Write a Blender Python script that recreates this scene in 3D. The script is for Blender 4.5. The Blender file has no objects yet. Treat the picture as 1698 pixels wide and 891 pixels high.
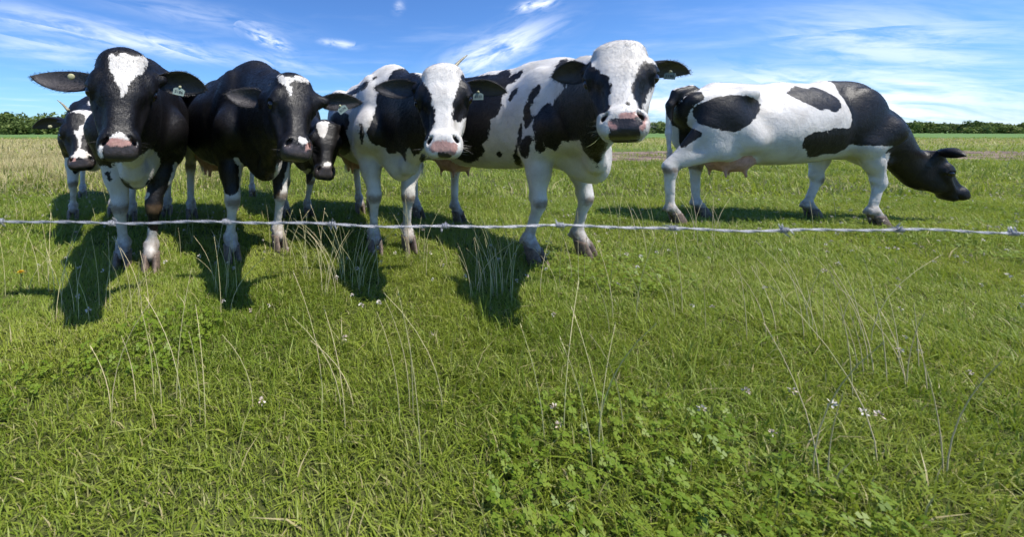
import bpy, math, random
import numpy as np
from mathutils import Vector, Matrix

R = math.radians
rnd = random.Random(7)
nr = np.random.default_rng(7)
scene = bpy.context.scene
col = scene.collection

# ------------------------------------------------------------------ camera
F, HX, HY, CH = 620.0, 600.0, 218.0, 0.85          # focal (px of the photo), principal point, eye height
cam_d = bpy.data.cameras.new('camera')
cam = bpy.data.objects.new('camera', cam_d); col.objects.link(cam)
cam.location = (0, 0, CH); cam.rotation_euler = (R(90), 0, 0)
cam_d.sensor_width = 36.0; cam_d.sensor_fit = 'HORIZONTAL'
cam_d.lens = F / 1698 * 36
cam_d.shift_x = (849 - HX) / 1698
cam_d.shift_y = -(445.5 - HY) / 1698
cam_d.clip_start = 0.05; cam_d.clip_end = 20000
cam_d.dof.use_dof = True; cam_d.dof.focus_distance = 1.9; cam_d.dof.aperture_fstop = 4.0
scene.camera = cam

def W(px, py, d):                                   # pixel + depth -> world
    return np.array(((px - HX) / F * d, d, CH - (py - HY) / F * d))
def G(px, py, z=0.045):                             # pixel on the ground (grass hides the lowest centimetres)
    d = F * (CH - z) / (py - HY)
    return np.array(((px - HX) / F * d, d, 0.0))
def PIX(p):                                         # world (n,3) -> pixel (n,2), depth
    d = np.maximum(p[:, 1], .05)
    return np.stack((HX + F * p[:, 0] / d, HY - F * (p[:, 2] - CH) / d), 1), d

# ------------------------------------------------------------------ sky and sun
SUN = Vector((0.42, -0.33, 1.0)).normalized()
sun_el = math.asin(SUN.z); sun_az = math.atan2(SUN.x, SUN.y)
world = bpy.data.worlds.new('World'); scene.world = world; world.use_nodes = True
wn = world.node_tree; wn.nodes.clear()
def wnode(t, **kw):
    n = wn.nodes.new(t)
    for k, v in kw.items(): setattr(n, k, v)
    return n
def wlink(a, b): wn.links.new(a, b)
wout = wnode('ShaderNodeOutputWorld'); wbg = wnode('ShaderNodeBackground')
sky = wnode('ShaderNodeTexSky', sky_type='NISHITA', sun_disc=False, sun_elevation=sun_el,
            sun_rotation=sun_az, altitude=0.0, air_density=1.0, dust_density=0.25, ozone_density=2.5)
tc = wnode('ShaderNodeTexCoord')
wbg.inputs['Strength'].default_value = 0.13
wlink(wbg.outputs[0], wout.inputs[0])
world.cycles.sampling_method = 'MANUAL'; world.cycles.sample_map_resolution = 256
def wmath(op, a, b=None, c=None):
    n = wnode('ShaderNodeMath', operation=op)
    for i, v in enumerate((a, b, c)):
        if v is None: continue
        if isinstance(v, (int, float)): n.inputs[i].default_value = v
        else: wlink(v, n.inputs[i])
    return n.outputs[0]
def wdot(v):
    n = wnode('ShaderNodeVectorMath', operation='DOT_PRODUCT')
    wlink(tc.outputs['Generated'], n.inputs[0]); n.inputs[1].default_value = tuple(v)
    return n.outputs['Value']
def ddir(px, py): return Vector(((px - HX) / F, 1, -(py - HY) / F)).normalized()
def wisp(p0, p1, half, amount, seed, fa=3.0, fb=26.0):
    """soft-edged streak between two directions of the sky: its mask and its own streak coordinates"""
    a0, a1 = ddir(*p0), ddir(*p1)
    c = (a0 + a1).normalized(); t = (a1 - a0); L = t.length / 2; t.normalize()
    b = c.cross(t).normalized(); hw = half / F
    A, B = wmath('SUBTRACT', wdot(t), c.dot(t)), wdot(b)
    e = wmath('ADD', wmath('POWER', wmath('ABSOLUTE', wmath('DIVIDE', A, L * 1.05)), 2.6), wmath('POWER', wmath('ABSOLUTE', wmath('DIVIDE', B, hw)), 2.0))
    gate = wmath('MULTIPLY', wmath('LESS_THAN', e, 4.5), wmath('GREATER_THAN', wdot(c), 0.2))
    m = wmath('MULTIPLY', wmath('POWER', 2.718, wmath('MULTIPLY', e, -1.0)), wmath('MULTIPLY', gate, amount))
    cmb = wnode('ShaderNodeCombineXYZ')
    wlink(wmath('MULTIPLY', A, fa), cmb.inputs[0]); wlink(wmath('MULTIPLY', B, fb), cmb.inputs[1]); cmb.inputs[2].default_value = seed
    sc_ = wnode('ShaderNodeVectorMath', operation='SCALE'); wlink(cmb.outputs[0], sc_.inputs[0]); wlink(gate, sc_.inputs['Scale'])
    return m, sc_.outputs[0]
WISPS = [((10, 22), (345, 92), 13, .72, 1.3, 2.5, 11), ((-20, 62), (170, 98), 13, .40, 2.7, 3, 14), ((350, 78), (560, 122), 11, .30, 4.4, 3, 14),
         ((190, 0), (480, 52), 16, .22, 3.1, 3, 14), ((415, 52), (475, 78), 9, .85, 5.2, 8, 18), ((535, 68), (590, 76), 5, .6, 6.6, 8, 18),
         ((735, 122), (905, 48), 23, .8, 7.9, 4, 15), ((860, 14), (920, 0), 7, .9, 9.4, 9, 18), ((655, 8), (668, 16), 8, .4, 11.0, 12, 30),
         ((1000, 190), (1620, 176), 38, 1.25, 12.5, 2.6, 9), ((1300, 50), (1720, 100), 30, .5, 13.1, 2.5, 12)]
masks, vec = [], None
for w_ in WISPS:
    m, v_ = wisp(*w_); masks.append(m)
    if vec is None: vec = v_
    else:
        ad = wnode('ShaderNodeVectorMath', operation='ADD'); wlink(vec, ad.inputs[0]); wlink(v_, ad.inputs[1]); vec = ad.outputs[0]
nz = wnode('ShaderNodeTexNoise'); nz.inputs['Scale'].default_value = 2.2; nz.inputs['Detail'].default_value = 5; nz.inputs['Roughness'].default_value = .62; nz.inputs['Distortion'].default_value = .5
wlink(vec, nz.inputs['Vector'])
mr = wnode('ShaderNodeMapRange', interpolation_type='SMOOTHSTEP'); mr.inputs['From Min'].default_value = .32; mr.inputs['From Max'].default_value = .66
wlink(nz.outputs['Fac'], mr.inputs['Value'])
ms = masks[0]
for m in masks[1:]: ms = wmath('MAXIMUM', ms, m)
streaks = wmath('MULTIPLY', ms, mr.outputs[0])
# thin veil over the whole sky, on a flat layer high above
sep = wnode('ShaderNodeSeparateXYZ'); wlink(tc.outputs['Generated'], sep.inputs[0])
zz = wmath('MAXIMUM', sep.outputs[2], 0.04)
cmb = wnode('ShaderNodeCombineXYZ')
wlink(wmath('MULTIPLY', wmath('DIVIDE', sep.outputs[0], zz), .5), cmb.inputs[0])
wlink(wmath('MULTIPLY', wmath('DIVIDE', sep.outputs[1], zz), .9), cmb.inputs[1])
nz = wnode('ShaderNodeTexNoise'); nz.inputs['Scale'].default_value = .8; nz.inputs['Detail'].default_value = 5
nz.inputs['Roughness'].default_value = .6
wlink(cmb.outputs[0], nz.inputs['Vector'])
mr = wnode('ShaderNodeMapRange', interpolation_type='SMOOTHSTEP'); mr.inputs['From Min'].default_value = .48; mr.inputs['From Max'].default_value = .85
wlink(nz.outputs['Fac'], mr.inputs['Value'])
tot = wmath('MULTIPLY', mr.outputs[0], .22)
tot = wmath('ADD', tot, streaks)
tot = wmath('MINIMUM', tot, .93)
mix = wnode('ShaderNodeMix', data_type='RGBA')
tint = wnode('ShaderNodeMix', data_type='RGBA', blend_type='MULTIPLY'); tint.inputs['Factor'].default_value = 1
wlink(sky.outputs[0], tint.inputs['A']); tint.inputs['B'].default_value = (.42, .66, 1.0, 1)
wlink(tot, mix.inputs['Factor']); wlink(tint.outputs['Result'], mix.inputs['A'])
mix.inputs['B'].default_value = (7.6, 8.0, 8.7, 1)
wlink(mix.outputs['Result'], wbg.inputs['Color'])

sd = bpy.data.lights.new('sun', 'SUN'); sd.energy = 4.8; sd.angle = R(.53); sd.color = (1.0, .95, .87)
so = bpy.data.objects.new('sun', sd); col.objects.link(so)
so.rotation_euler = SUN.to_track_quat('Z', 'Y').to_euler(); so.location = (5, -4, 12)

scene.view_settings.view_transform = 'Standard'; scene.view_settings.look = 'None'
scene.view_settings.exposure = 0.45; scene.view_settings.gamma = 1.0
scene.cycles.use_denoising = True
scene.cycles.max_bounces = 4; scene.cycles.diffuse_bounces = 2; scene.cycles.glossy_bounces = 2; scene.cycles.transmission_bounces = 2; scene.cycles.transparent_max_bounces = 4
scene.cycles.use_adaptive_sampling = True; scene.cycles.adaptive_threshold = .025; scene.cycles.use_light_tree = False
scene.cycles.caustics_reflective = False; scene.cycles.caustics_refractive = False

# ------------------------------------------------------------------ material helpers
class NT:
    def __init__(s, name):
        s.m = bpy.data.materials.new(name); s.m.use_nodes = True; s.t = s.m.node_tree; s.t.nodes.clear()
        s.out = s.n('ShaderNodeOutputMaterial')
    def n(s, t, **kw):
        n = s.t.nodes.new(t)
        for k, v in kw.items(): setattr(n, k, v)
        return n
    def set(s, sock, v):
        if v is None: return
        if hasattr(v, 'is_linked') or isinstance(v, bpy.types.NodeSocket): s.t.links.new(v, sock)
        else: sock.default_value = v
    def math(s, op, a, b=None, clamp=False):
        n = s.n('ShaderNodeMath', operation=op, use_clamp=clamp); s.set(n.inputs[0], a); s.set(n.inputs[1], b); return n.outputs[0]
    def mix(s, f, a, b, blend='MIX'):
        n = s.n('ShaderNodeMix', data_type='RGBA', blend_type=blend)
        s.set(n.inputs['Factor'], f); s.set(n.inputs['A'], a); s.set(n.inputs['B'], b); return n.outputs['Result']
    def noise(s, scale, detail=3, rough=.55, vec=None, dist=0):
        n = s.n('ShaderNodeTexNoise'); n.inputs['Scale'].default_value = scale; n.inputs['Detail'].default_value = detail
        n.inputs['Roughness'].default_value = rough; n.inputs['Distortion'].default_value = dist; s.set(n.inputs['Vector'], vec); return n.outputs['Fac']
    def ramp(s, f, lo, hi, a=0., b=1.):
        n = s.n('ShaderNodeMapRange', interpolation_type='SMOOTHSTEP'); s.set(n.inputs['Value'], f)
        n.inputs['From Min'].default_value = lo; n.inputs['From Max'].default_value = hi
        n.inputs['To Min'].default_value = a; n.inputs['To Max'].default_value = b; return n.outputs[0]
    def attr(s, name, kind='GEOMETRY'):
        n = s.n('ShaderNodeAttribute', attribute_name=name, attribute_type=kind); return n
    def coord(s, which='Object'): return s.n('ShaderNodeTexCoord').outputs[which]
    def mapping(s, vec, scale):
        n = s.n('ShaderNodeMapping'); s.set(n.inputs['Vector'], vec); n.inputs['Scale'].default_value = scale; return n.outputs[0]
    def bsdf(s, **kw):
        b = s.n('ShaderNodeBsdfPrincipled')
        for k, v in kw.items(): s.set(b.inputs[k.replace('_', ' ')], v)
        return b
    def done(s, shader): s.t.links.new(shader, s.out.inputs['Surface']); return s.m
    def bump(s, h, strength=.3, dist=.01, normal=None):
        n = s.n('ShaderNodeBump'); n.inputs['Strength'].default_value = strength; n.inputs['Distance'].default_value = dist
        s.set(n.inputs['Height'], h); s.set(n.inputs['Normal'], normal); return n.outputs[0]

def rgb(*c): return (*c, 1)

def make_coat(hair=False):
    t = NT('coat_hair' if hair else 'cow_coat'); oc = t.coord('Object')
    coat = t.attr('coat').outputs['Fac']; pink = t.attr('pink').outputs['Fac']
    skin = t.attr('skin').outputs['Fac']; dirt = t.attr('dirt').outputs['Fac']; inner = t.attr('inner').outputs['Fac']
    big = t.noise(26, 4, .6, oc); fine = t.noise(210, 3, .6, oc); mid = t.noise(9, 3, .5, oc)
    strand = t.noise(170, 3, .6, t.mapping(oc, (1, 1, .22)))
    edge = t.math('ADD', t.math('MULTIPLY', t.math('SUBTRACT', big, .5), .046), t.math('MULTIPLY', t.math('SUBTRACT', strand, .5), .022))
    wmask = t.ramp(t.math('ADD', coat, edge), -.0028, .0028)
    pmask = t.ramp(t.math('ADD', pink, t.math('MULTIPLY', edge, .8)), -.004, .004)
    smask = t.ramp(t.math('ADD', skin, t.math('MULTIPLY', edge, .3)), -.004, .004)
    white = t.mix(t.ramp(mid, .35, .75), rgb(.665, .64, .60), rgb(.53, .50, .455))
    white = t.mix(t.ramp(t.noise(3.2, 5, .65, oc), .52, .74, 0, .45), white, rgb(.44, .385, .30))
    white = t.mix(t.ramp(strand, .45, .8, 0, .22), white, rgb(.48, .44, .39))
    black = t.mix(t.ramp(mid, .35, .75), rgb(.0032, .003, .0033), rgb(.0065, .005, .0048))
    black = t.mix(t.ramp(strand, .5, .8, 0, .5), black, rgb(.013, .011, .011))
    c = t.mix(wmask, black, white)
    nose = t.mix(t.ramp(big, .45, .7), rgb(.035, .030, .030), rgb(.075, .06, .058))
    c = t.mix(smask, c, nose)
    pk = t.mix(t.ramp(big, .38, .72), rgb(.53, .305, .25), rgb(.36, .19, .16))
    c = t.mix(pmask, c, pk)
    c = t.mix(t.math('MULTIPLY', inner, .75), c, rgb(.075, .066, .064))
    dm = t.math('MULTIPLY', t.ramp(t.math('ADD', dirt, t.math('MULTIPLY', t.math('SUBTRACT', big, .5), .9)), .25, .95), .78)
    c = t.mix(dm, c, rgb(.13, .080, .042))
    if hair:
        tone = t.attr('tone').outputs['Fac']
        c = t.mix(1.0, c, t.mix(tone, rgb(.84, .83, .81), rgb(1.10, 1.09, 1.07)), 'MULTIPLY')
        b = t.bsdf(Base_Color=c, Roughness=.55); b.inputs['Specular IOR Level'].default_value = .18
        return t.done(b.outputs[0])
    b0 = t.bump(t.noise(14, 4, .6, oc, .6), .30, .022)
    b1 = t.bump(t.noise(55, 3, .6, t.mapping(oc, (1, 1, .45))), .14, .008, b0)
    b2 = t.bump(t.math('ADD', t.math('MULTIPLY', strand, .7), t.math('MULTIPLY', fine, .5)), .32, .006, b1)
    rough = t.math('SUBTRACT', t.math('ADD', .40, t.math('MULTIPLY', fine, .16)), t.math('MULTIPLY', smask, .16))
    b = t.bsdf(Base_Color=c, Roughness=rough, Normal=b2)
    b.inputs['Specular IOR Level'].default_value = .40
    return t.done(b.outputs[0])
M_COAT = make_coat(); M_FUR = make_coat(True)

def simple(name, c, rough=.6, nscale=40, var=.35, bump=.2, spec=.4, metal=0, dark=None):
    t = NT(name); oc = t.coord('Object'); nz = t.noise(nscale, 4, .6, oc)
    dk = dark or tuple(x * (1 - var) for x in c)
    b = t.bsdf(Base_Color=t.mix(t.ramp(nz, .3, .7), rgb(*dk), rgb(*c)), Roughness=rough, Metallic=metal, Normal=t.bump(nz, bump, .004))
    b.inputs['Specular IOR Level'].default_value = spec
    return t.done(b.outputs[0])
M_HOOF = simple('hoof_horn', (.21, .155, .12), .6, 60, .6)
M_HORN = simple('horn', (.40, .36, .24), .5, 70, .5)
M_TAG = simple('tag_plastic', (.25, .32, .28), .5, 60, .12, .05)
M_TAGNECK = simple('tag_stud', (.42, .40, .22), .5, 60, .2, .05)
M_INK = simple('tag_ink', (.02, .02, .025), .6, 60, .2, .05)
M_WIRE = simple('galvanised_wire', (.44, .44, .46), .55, 120, .35, .3, .5, .35)
M_POST = simple('weathered_post', (.22, .18, .14), .85, 18, .5, .6)
M_BARK = simple('bark', (.10, .08, .06), .9, 4, .5, .4)
def make_eye():
    t = NT('eyeball'); b = t.bsdf(Base_Color=rgb(.012, .008, .006), Roughness=.06); b.inputs['Specular IOR Level'].default_value = .6
    return t.done(b.outputs[0])
M_EYE = make_eye()
def make_hair(name, a, b_):
    t = NT(name); nz = t.noise(30, 3, .6, t.coord('Object'))
    b = t.bsdf(Base_Color=t.mix(t.ramp(nz, .35, .7), rgb(*a), rgb(*b_)), Roughness=.55); return t.done(b.outputs[0])
M_HAIR_B = make_hair('black_hair', (.007, .006, .006), (.02, .015, .012))
M_HAIR_W = make_hair('white_hair', (.70, .66, .58), (.50, .45, .38))

def obj(name, mesh, mat=None, parent=None, **props):
    o = bpy.data.objects.new(name, mesh); col.objects.link(o)
    if mat is not None and mesh is not None: mesh.materials.clear(); mesh.materials.append(mat)
    if parent is not None: o.parent = parent
    for k, v in props.items(): o[k] = v
    return o
def mesh_np(name, v, faces, smooth=True):
    """v (n,3); faces: list of index arrays (m,k)"""
    me = bpy.data.meshes.new(name); v = np.asarray(v, np.float32)
    fs = [np.asarray(f, np.int32) for f in faces if len(f)]
    loops = np.concatenate([f.ravel() for f in fs]); cnt = np.concatenate([np.full(len(f), f.shape[1], np.int32) for f in fs])
    me.vertices.add(len(v)); me.vertices.foreach_set('co', v.ravel())
    me.loops.add(len(loops)); me.loops.foreach_set('vertex_index', loops)
    me.polygons.add(len(cnt)); me.polygons.foreach_set('loop_start', np.concatenate(([0], np.cumsum(cnt)[:-1])).astype(np.int32))
    me.polygons.foreach_set('loop_total', cnt)
    me.polygons.foreach_set('use_smooth', np.full(len(cnt), smooth))
    me.update(calc_edges=True); me.validate(); return me
def attr(me, name, val):
    a = me.attributes.new(name, 'FLOAT', 'POINT'); a.data.foreach_set('value', np.asarray(val, np.float32))

def tube(path, radii, n=8, cap=True):
    """closed tube along a path; returns verts, quads, (tris)"""
    path = np.asarray(path, float); m = len(path); radii = np.broadcast_to(radii, m)
    t = np.gradient(path, axis=0); t /= np.linalg.norm(t, axis=1)[:, None] + 1e-12
    up = np.array((0, 0, 1.)) if abs(t[0, 2]) < .9 else np.array((1., 0, 0))
    a = np.cross(t[0], up); a /= np.linalg.norm(a); V = []
    for i in range(m):
        a = a - t[i] * a.dot(t[i]); a /= np.linalg.norm(a); b = np.cross(t[i], a)
        ang = np.linspace(0, 2 * np.pi, n, endpoint=False)
        V.append(path[i] + radii[i] * (np.cos(ang)[:, None] * a + np.sin(ang)[:, None] * b))
    V = np.concatenate(V); q = []
    for i in range(m - 1):
        for j in range(n):
            q.append((i * n + j, i * n + (j + 1) % n, (i + 1) * n + (j + 1) % n, (i + 1) * n + j))
    tr = []
    if cap:
        V = np.concatenate((V, path[:1], path[-1:])); c0, c1 = len(V) - 2, len(V) - 1
        for j in range(n):
            tr.append((c0, (j + 1) % n, j)); tr.append((c1, (m - 1) * n + j, (m - 1) * n + (j + 1) % n))
    return V, np.array(q), np.array(tr).reshape(-1, 3)
class Acc:
    def __init__(s): s.v = []; s.q = []; s.t = []; s.n = 0
    def add(s, v, q=(), t=()):
        s.v.append(np.asarray(v, float))
        if len(q): s.q.append(np.asarray(q) + s.n)
        if len(t): s.t.append(np.asarray(t) + s.n)
        s.n += len(v)
    def mesh(s, name, smooth=True):
        f = []
        if s.q: f.append(np.concatenate(s.q))
        if s.t: f.append(np.concatenate(s.t))
        return mesh_np(name, np.concatenate(s.v), f, smooth)

# ------------------------------------------------------------------ ground, dirt track, hill, woods
def vnoise(x, y, seed=0):                           # cheap smooth value noise
    def hsh(i, j): return np.modf(np.abs(np.sin(i * 127.1 + j * 311.7 + seed * 74.7) * 43758.5453))[0]
    i, j = np.floor(x), np.floor(y); f, g = x - i, y - j; f = f * f * (3 - 2 * f); g = g * g * (3 - 2 * g)
    return (hsh(i, j) * (1 - f) + hsh(i + 1, j) * f) * (1 - g) + (hsh(i, j + 1) * (1 - f) + hsh(i + 1, j + 1) * f) * g
def ground_z(x, y):
    return (vnoise(x * 1.1, y * 1.1, 1) - .5) * .03 + (vnoise(x * .12, y * .12, 2) - .5) * .10 * np.clip((np.hypot(x, y) - 5) / 20, 0, 1)
def dryness(x, y):                                  # straw-coloured rank grass, mostly out to the left and behind
    left = np.clip((-x / np.maximum(y, .5) - .12) / .55, 0, 1); far = np.clip((y - 4.2) / 5, 0, 1)
    far2 = np.clip((y - 14) / 16, 0, 1) * .62
    n = vnoise(x * .35, y * .35, 5); n2 = vnoise(x * 1.5, y * 1.5, 6)
    return np.clip(np.maximum(left * far * .95, far2) + (n - .5) * .5 * np.clip((y - 2) / 6, .25, 1) + (n2 - .5) * .25, 0, 1) * np.clip((46 - y) / 8, 0, 1)

def build_ground():
    a = np.concatenate((np.arange(-14, 14.01, .25),)); far = 14 * 1.22 ** np.arange(1, 29)
    ax = np.concatenate((-far[::-1], a, far)); ay = np.concatenate((-far[::-1], a, far))
    X, Y = np.meshgrid(ax, ay, indexing='ij'); Z = ground_z(X, Y) * np.clip(1.6 - np.hypot(X, Y) / 200, 0, 1)
    V = np.stack((X, Y, Z), -1).reshape(-1, 3); n, m = len(ax), len(ay)
    I = (np.arange(n - 1)[:, None] * m + np.arange(m - 1)[None, :]).ravel()
    me = mesh_np('ground', V, [np.stack((I, I + m, I + m + 1, I + 1), 1)])
    attr(me, 'dry', dryness(V[:, 0], V[:, 1]))
    t = NT('pasture'); oc = t.coord('Object'); n1 = t.noise(9, 6, .65, oc); n2 = t.noise(.22, 4, .6, oc); n3 = t.noise(70, 4, .6, oc)
    soil = t.mix(t.ramp(n1, .35, .65), rgb(.05, .06, .016), rgb(.10, .115, .035))
    geo = t.n('ShaderNodeNewGeometry'); sp = t.n('ShaderNodeSeparateXYZ'); t.set(sp.inputs[0], geo.outputs['Position'])
    green = t.mix(t.ramp(n2, .35, .7), rgb(.11, .165, .03), rgb(.18, .215, .055))
    green = t.mix(t.ramp(n3, .4, .7, 0, .4), green, rgb(.045, .07, .015))
    base = t.mix(t.ramp(sp.outputs[1], 5, 24), soil, green)
    base = t.mix(t.math('MULTIPLY', t.attr('dry').outputs['Fac'], t.ramp(n1, .3, .6, .35, .9)), base, rgb(.30, .25, .115))
    crop = t.mix(t.ramp(t.noise(.05, 3, .5, oc), .4, .6), rgb(.12, .20, .06), rgb(.10, .17, .05))
    base = t.mix(t.ramp(sp.outputs[1], 44, 48), base, crop)
    b = t.bsdf(Base_Color=base, Roughness=.95, Normal=t.bump(n3, .6, .03)); b.inputs['Specular IOR Level'].default_value = .1
    obj('ground', me, t.done(b.outputs[0]), kind='structure')
build_ground()

def build_track():                                  # bare trampled strip crossing the field on the right
    n = 90; xs = np.linspace(2.5, 60, n); V = []
    for i, x in enumerate(xs):
        yc = 12.6 + .03 * x + .3 * math.sin(x * .6); w = 2.3 * min(1, (x - 2.4) / 2.5) + .35 * (vnoise(np.array(x * 2.), np.array(.3), 9) - .5)
        for k in range(5):
            y = yc + (k / 2 - 1) * w * (1 + .7 * (rnd.random() - .5)); V.append((x, y, float(ground_z(np.array(x), np.array(y))) + .012 + .02 * rnd.random() * (k in (1, 2, 3))))
    q = [(i * 5 + k, (i + 1) * 5 + k, (i + 1) * 5 + k + 1, i * 5 + k + 1) for i in range(n - 1) for k in range(4)]
    t = NT('bare_earth'); oc = t.coord('Object'); a = t.noise(1.1, 8, .75, oc)
    b = t.bsdf(Base_Color=t.mix(t.ramp(t.noise(.9, 5, .7, t.mapping(oc, (1, 2.5, 1))), .52, .6), t.mix(t.ramp(a, .42, .58), rgb(.10, .062, .045), rgb(.30, .21, .16)), rgb(.20, .21, .07)), Roughness=.95, Normal=t.bump(t.noise(6, 6, .7, oc), 1, .12))
    obj('dirt_track', mesh_np('dirt_track', V, [np.array(q)]), t.done(b.outputs[0]), kind='structure')
build_track()

def leaf_mat(name, a, b_, c_):
    t = NT(name); rv = t.attr('tone').outputs['Fac']
    c = t.mix(t.ramp(rv, .15, .6), rgb(*a), rgb(*b_)); c = t.mix(t.ramp(rv, .75, 1.), c, rgb(*c_))
    d = t.bsdf(Base_Color=c, Roughness=.7); d.inputs['Specular IOR Level'].default_value = .2
    tr = t.n('ShaderNodeBsdfTranslucent'); t.set(tr.inputs['Color'], c); mx = t.n('ShaderNodeMixShader'); mx.inputs[0].default_value = .25
    t.t.links.new(d.outputs[0], mx.inputs[1]); t.t.links.new(tr.outputs[0], mx.inputs[2]); return t.done(mx.outputs[0])
M_LEAF = leaf_mat('wood_leaf', (.08, .12, .030), (.14, .19, .048), (.23, .245, .085))

def wood(name, label, spots, seed):
    """spots: (x, y, height, radius) of each crown; one mass of leaf clumps over trunks"""
    g = np.random.default_rng(seed); V = []; T = []
    for x, y, hgt, rad in spots:
        n = int(np.clip(480 * rad / 2.5, 200, 800)); tone0 = g.uniform(.1, .75)
        nb = 9; bc = np.stack((g.normal(0, .48, nb) * rad, g.normal(0, .48, nb) * rad, g.uniform(.22, .80, nb) * hgt), 1); br = g.uniform(.38, .62, nb) * rad
        k = g.integers(0, nb, n); d = g.normal(size=(n, 3)); d /= np.linalg.norm(d, axis=1)[:, None]
        c = bc[k] + d * (br[k] * g.uniform(.72, 1.08, n))[:, None]; c[:, 2] = np.clip(c[:, 2], .1, None); c += (x, y, 0)
        s = g.uniform(.22, .52, n)[:, None] * (rad / 2.6) ** .5
        u = g.normal(size=(n, 3)); u /= np.linalg.norm(u, axis=1)[:, None]; w = np.cross(u, d + g.normal(size=(n, 3)) * .5); w /= np.linalg.norm(w, axis=1)[:, None] + 1e-9
        V.append(np.stack((c - u * s, c + w * s * .7, c + u * s, c - w * s * .7), 1).reshape(-1, 3)); T.append(np.repeat(np.clip(tone0 + g.normal(0, .15, n), 0, 1), 4))
    V = np.concatenate(V); T = np.concatenate(T)
    me = mesh_np(name, V, [np.arange(len(V)).reshape(-1, 4)], False); attr(me, 'tone', T)
    o = obj(name, me, M_LEAF, kind='stuff', label=label, category='wood')
    A = Acc()
    for x, y, hgt, rad in spots:
        v, q, t = tube([(x, y, -.1), (x + .1, y, hgt * .35), (x, y, hgt * .7)], [rad * .09, rad * .07, rad * .03], 6); A.add(v, q, t)
    obj('trunks', A.mesh('trunks'), M_BARK, o, kind='stuff')
sp = []
for i in range(58):                                 # left: a mixed wood across the crop field, about a hundred metres off
    y = rnd.uniform(108, 124); px = rnd.uniform(-260, 175); hh = rnd.uniform(5.2, 7.2) * (1 - .10 * (px > 95)) + (y - 108) * .05
    sp.append(((px - HX) / F * y, y, hh * rnd.choice((.72, .9, 1, 1)), rnd.uniform(2.4, 3.9)))
for i in range(46):
    y = rnd.uniform(104, 108); px = rnd.uniform(-260, 200); sp.append(((px - HX) / F * y, y, rnd.uniform(2.2, 4.2), rnd.uniform(1.6, 2.6)))
wood('broadleaf_wood', 'mixed green wood along the field edge at far left', sp, 3)
sp = []
for i in range(70):                                 # right: lower and farther
    y = rnd.uniform(165, 190); px = rnd.uniform(1040, 1780); hh = 2.2 + 4.2 * vnoise(np.array(px * .012), np.array(2.), 4)
    sp.append(((px - HX) / F * y, y, float(hh) * rnd.uniform(.75, 1.1), rnd.uniform(2.4, 4.2)))
for i in range(26):
    y = rnd.uniform(150, 160); px = rnd.uniform(1060, 1780); sp.append(((px - HX) / F * y, y, rnd.uniform(1.6, 3.0), rnd.uniform(1.8, 3.0)))
sp.append(((1094 - HX) / F * 165, 165, 5.4, 3.6)); sp.append(((1099 - HX) / F * 166, 166, 4.8, 3.2))
wood('distant_wood', 'low dark wood on the horizon at the right', sp, 5)

def build_hill():
    n = 120; xs = np.linspace(1500, 9000, n); V = []
    for i, x in enumerate(xs):
        h = 62 * math.exp(-((x - 2800) / 520) ** 2) + 85 * math.exp(-((x - 4200) / 900) ** 2) + 60 * math.exp(-((x - 6600) / 1300) ** 2) + 6 * math.sin(x * .004)
        for k in range(7): V.append((x, 3100 + (k - 3) * 260, h * (1, .45, .78, 1, .8, .45, 1)[k] if k not in (0, 6) else -4))
    q = [(i * 7 + k, (i + 1) * 7 + k, (i + 1) * 7 + k + 1, i * 7 + k + 1) for i in range(n - 1) for k in range(6)]
    t = NT('hill_woods'); nz = t.noise(.012, 5, .6, t.coord('Object')); b = t.bsdf(Base_Color=t.mix(t.ramp(nz, .4, .6), rgb(.05, .075, .04), rgb(.09, .12, .06)), Roughness=.95)
    obj('hill', mesh_np('hill', V, [np.array(q)]), t.done(b.outputs[0]), kind='structure')
build_hill()

# ------------------------------------------------------------------ cows: one smooth surface each, grown from a signed distance field
def v3(*a): return np.array(a, float)
def unit(v): v = np.asarray(v, float); return v / (np.linalg.norm(v) + 1e-12)

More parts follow.
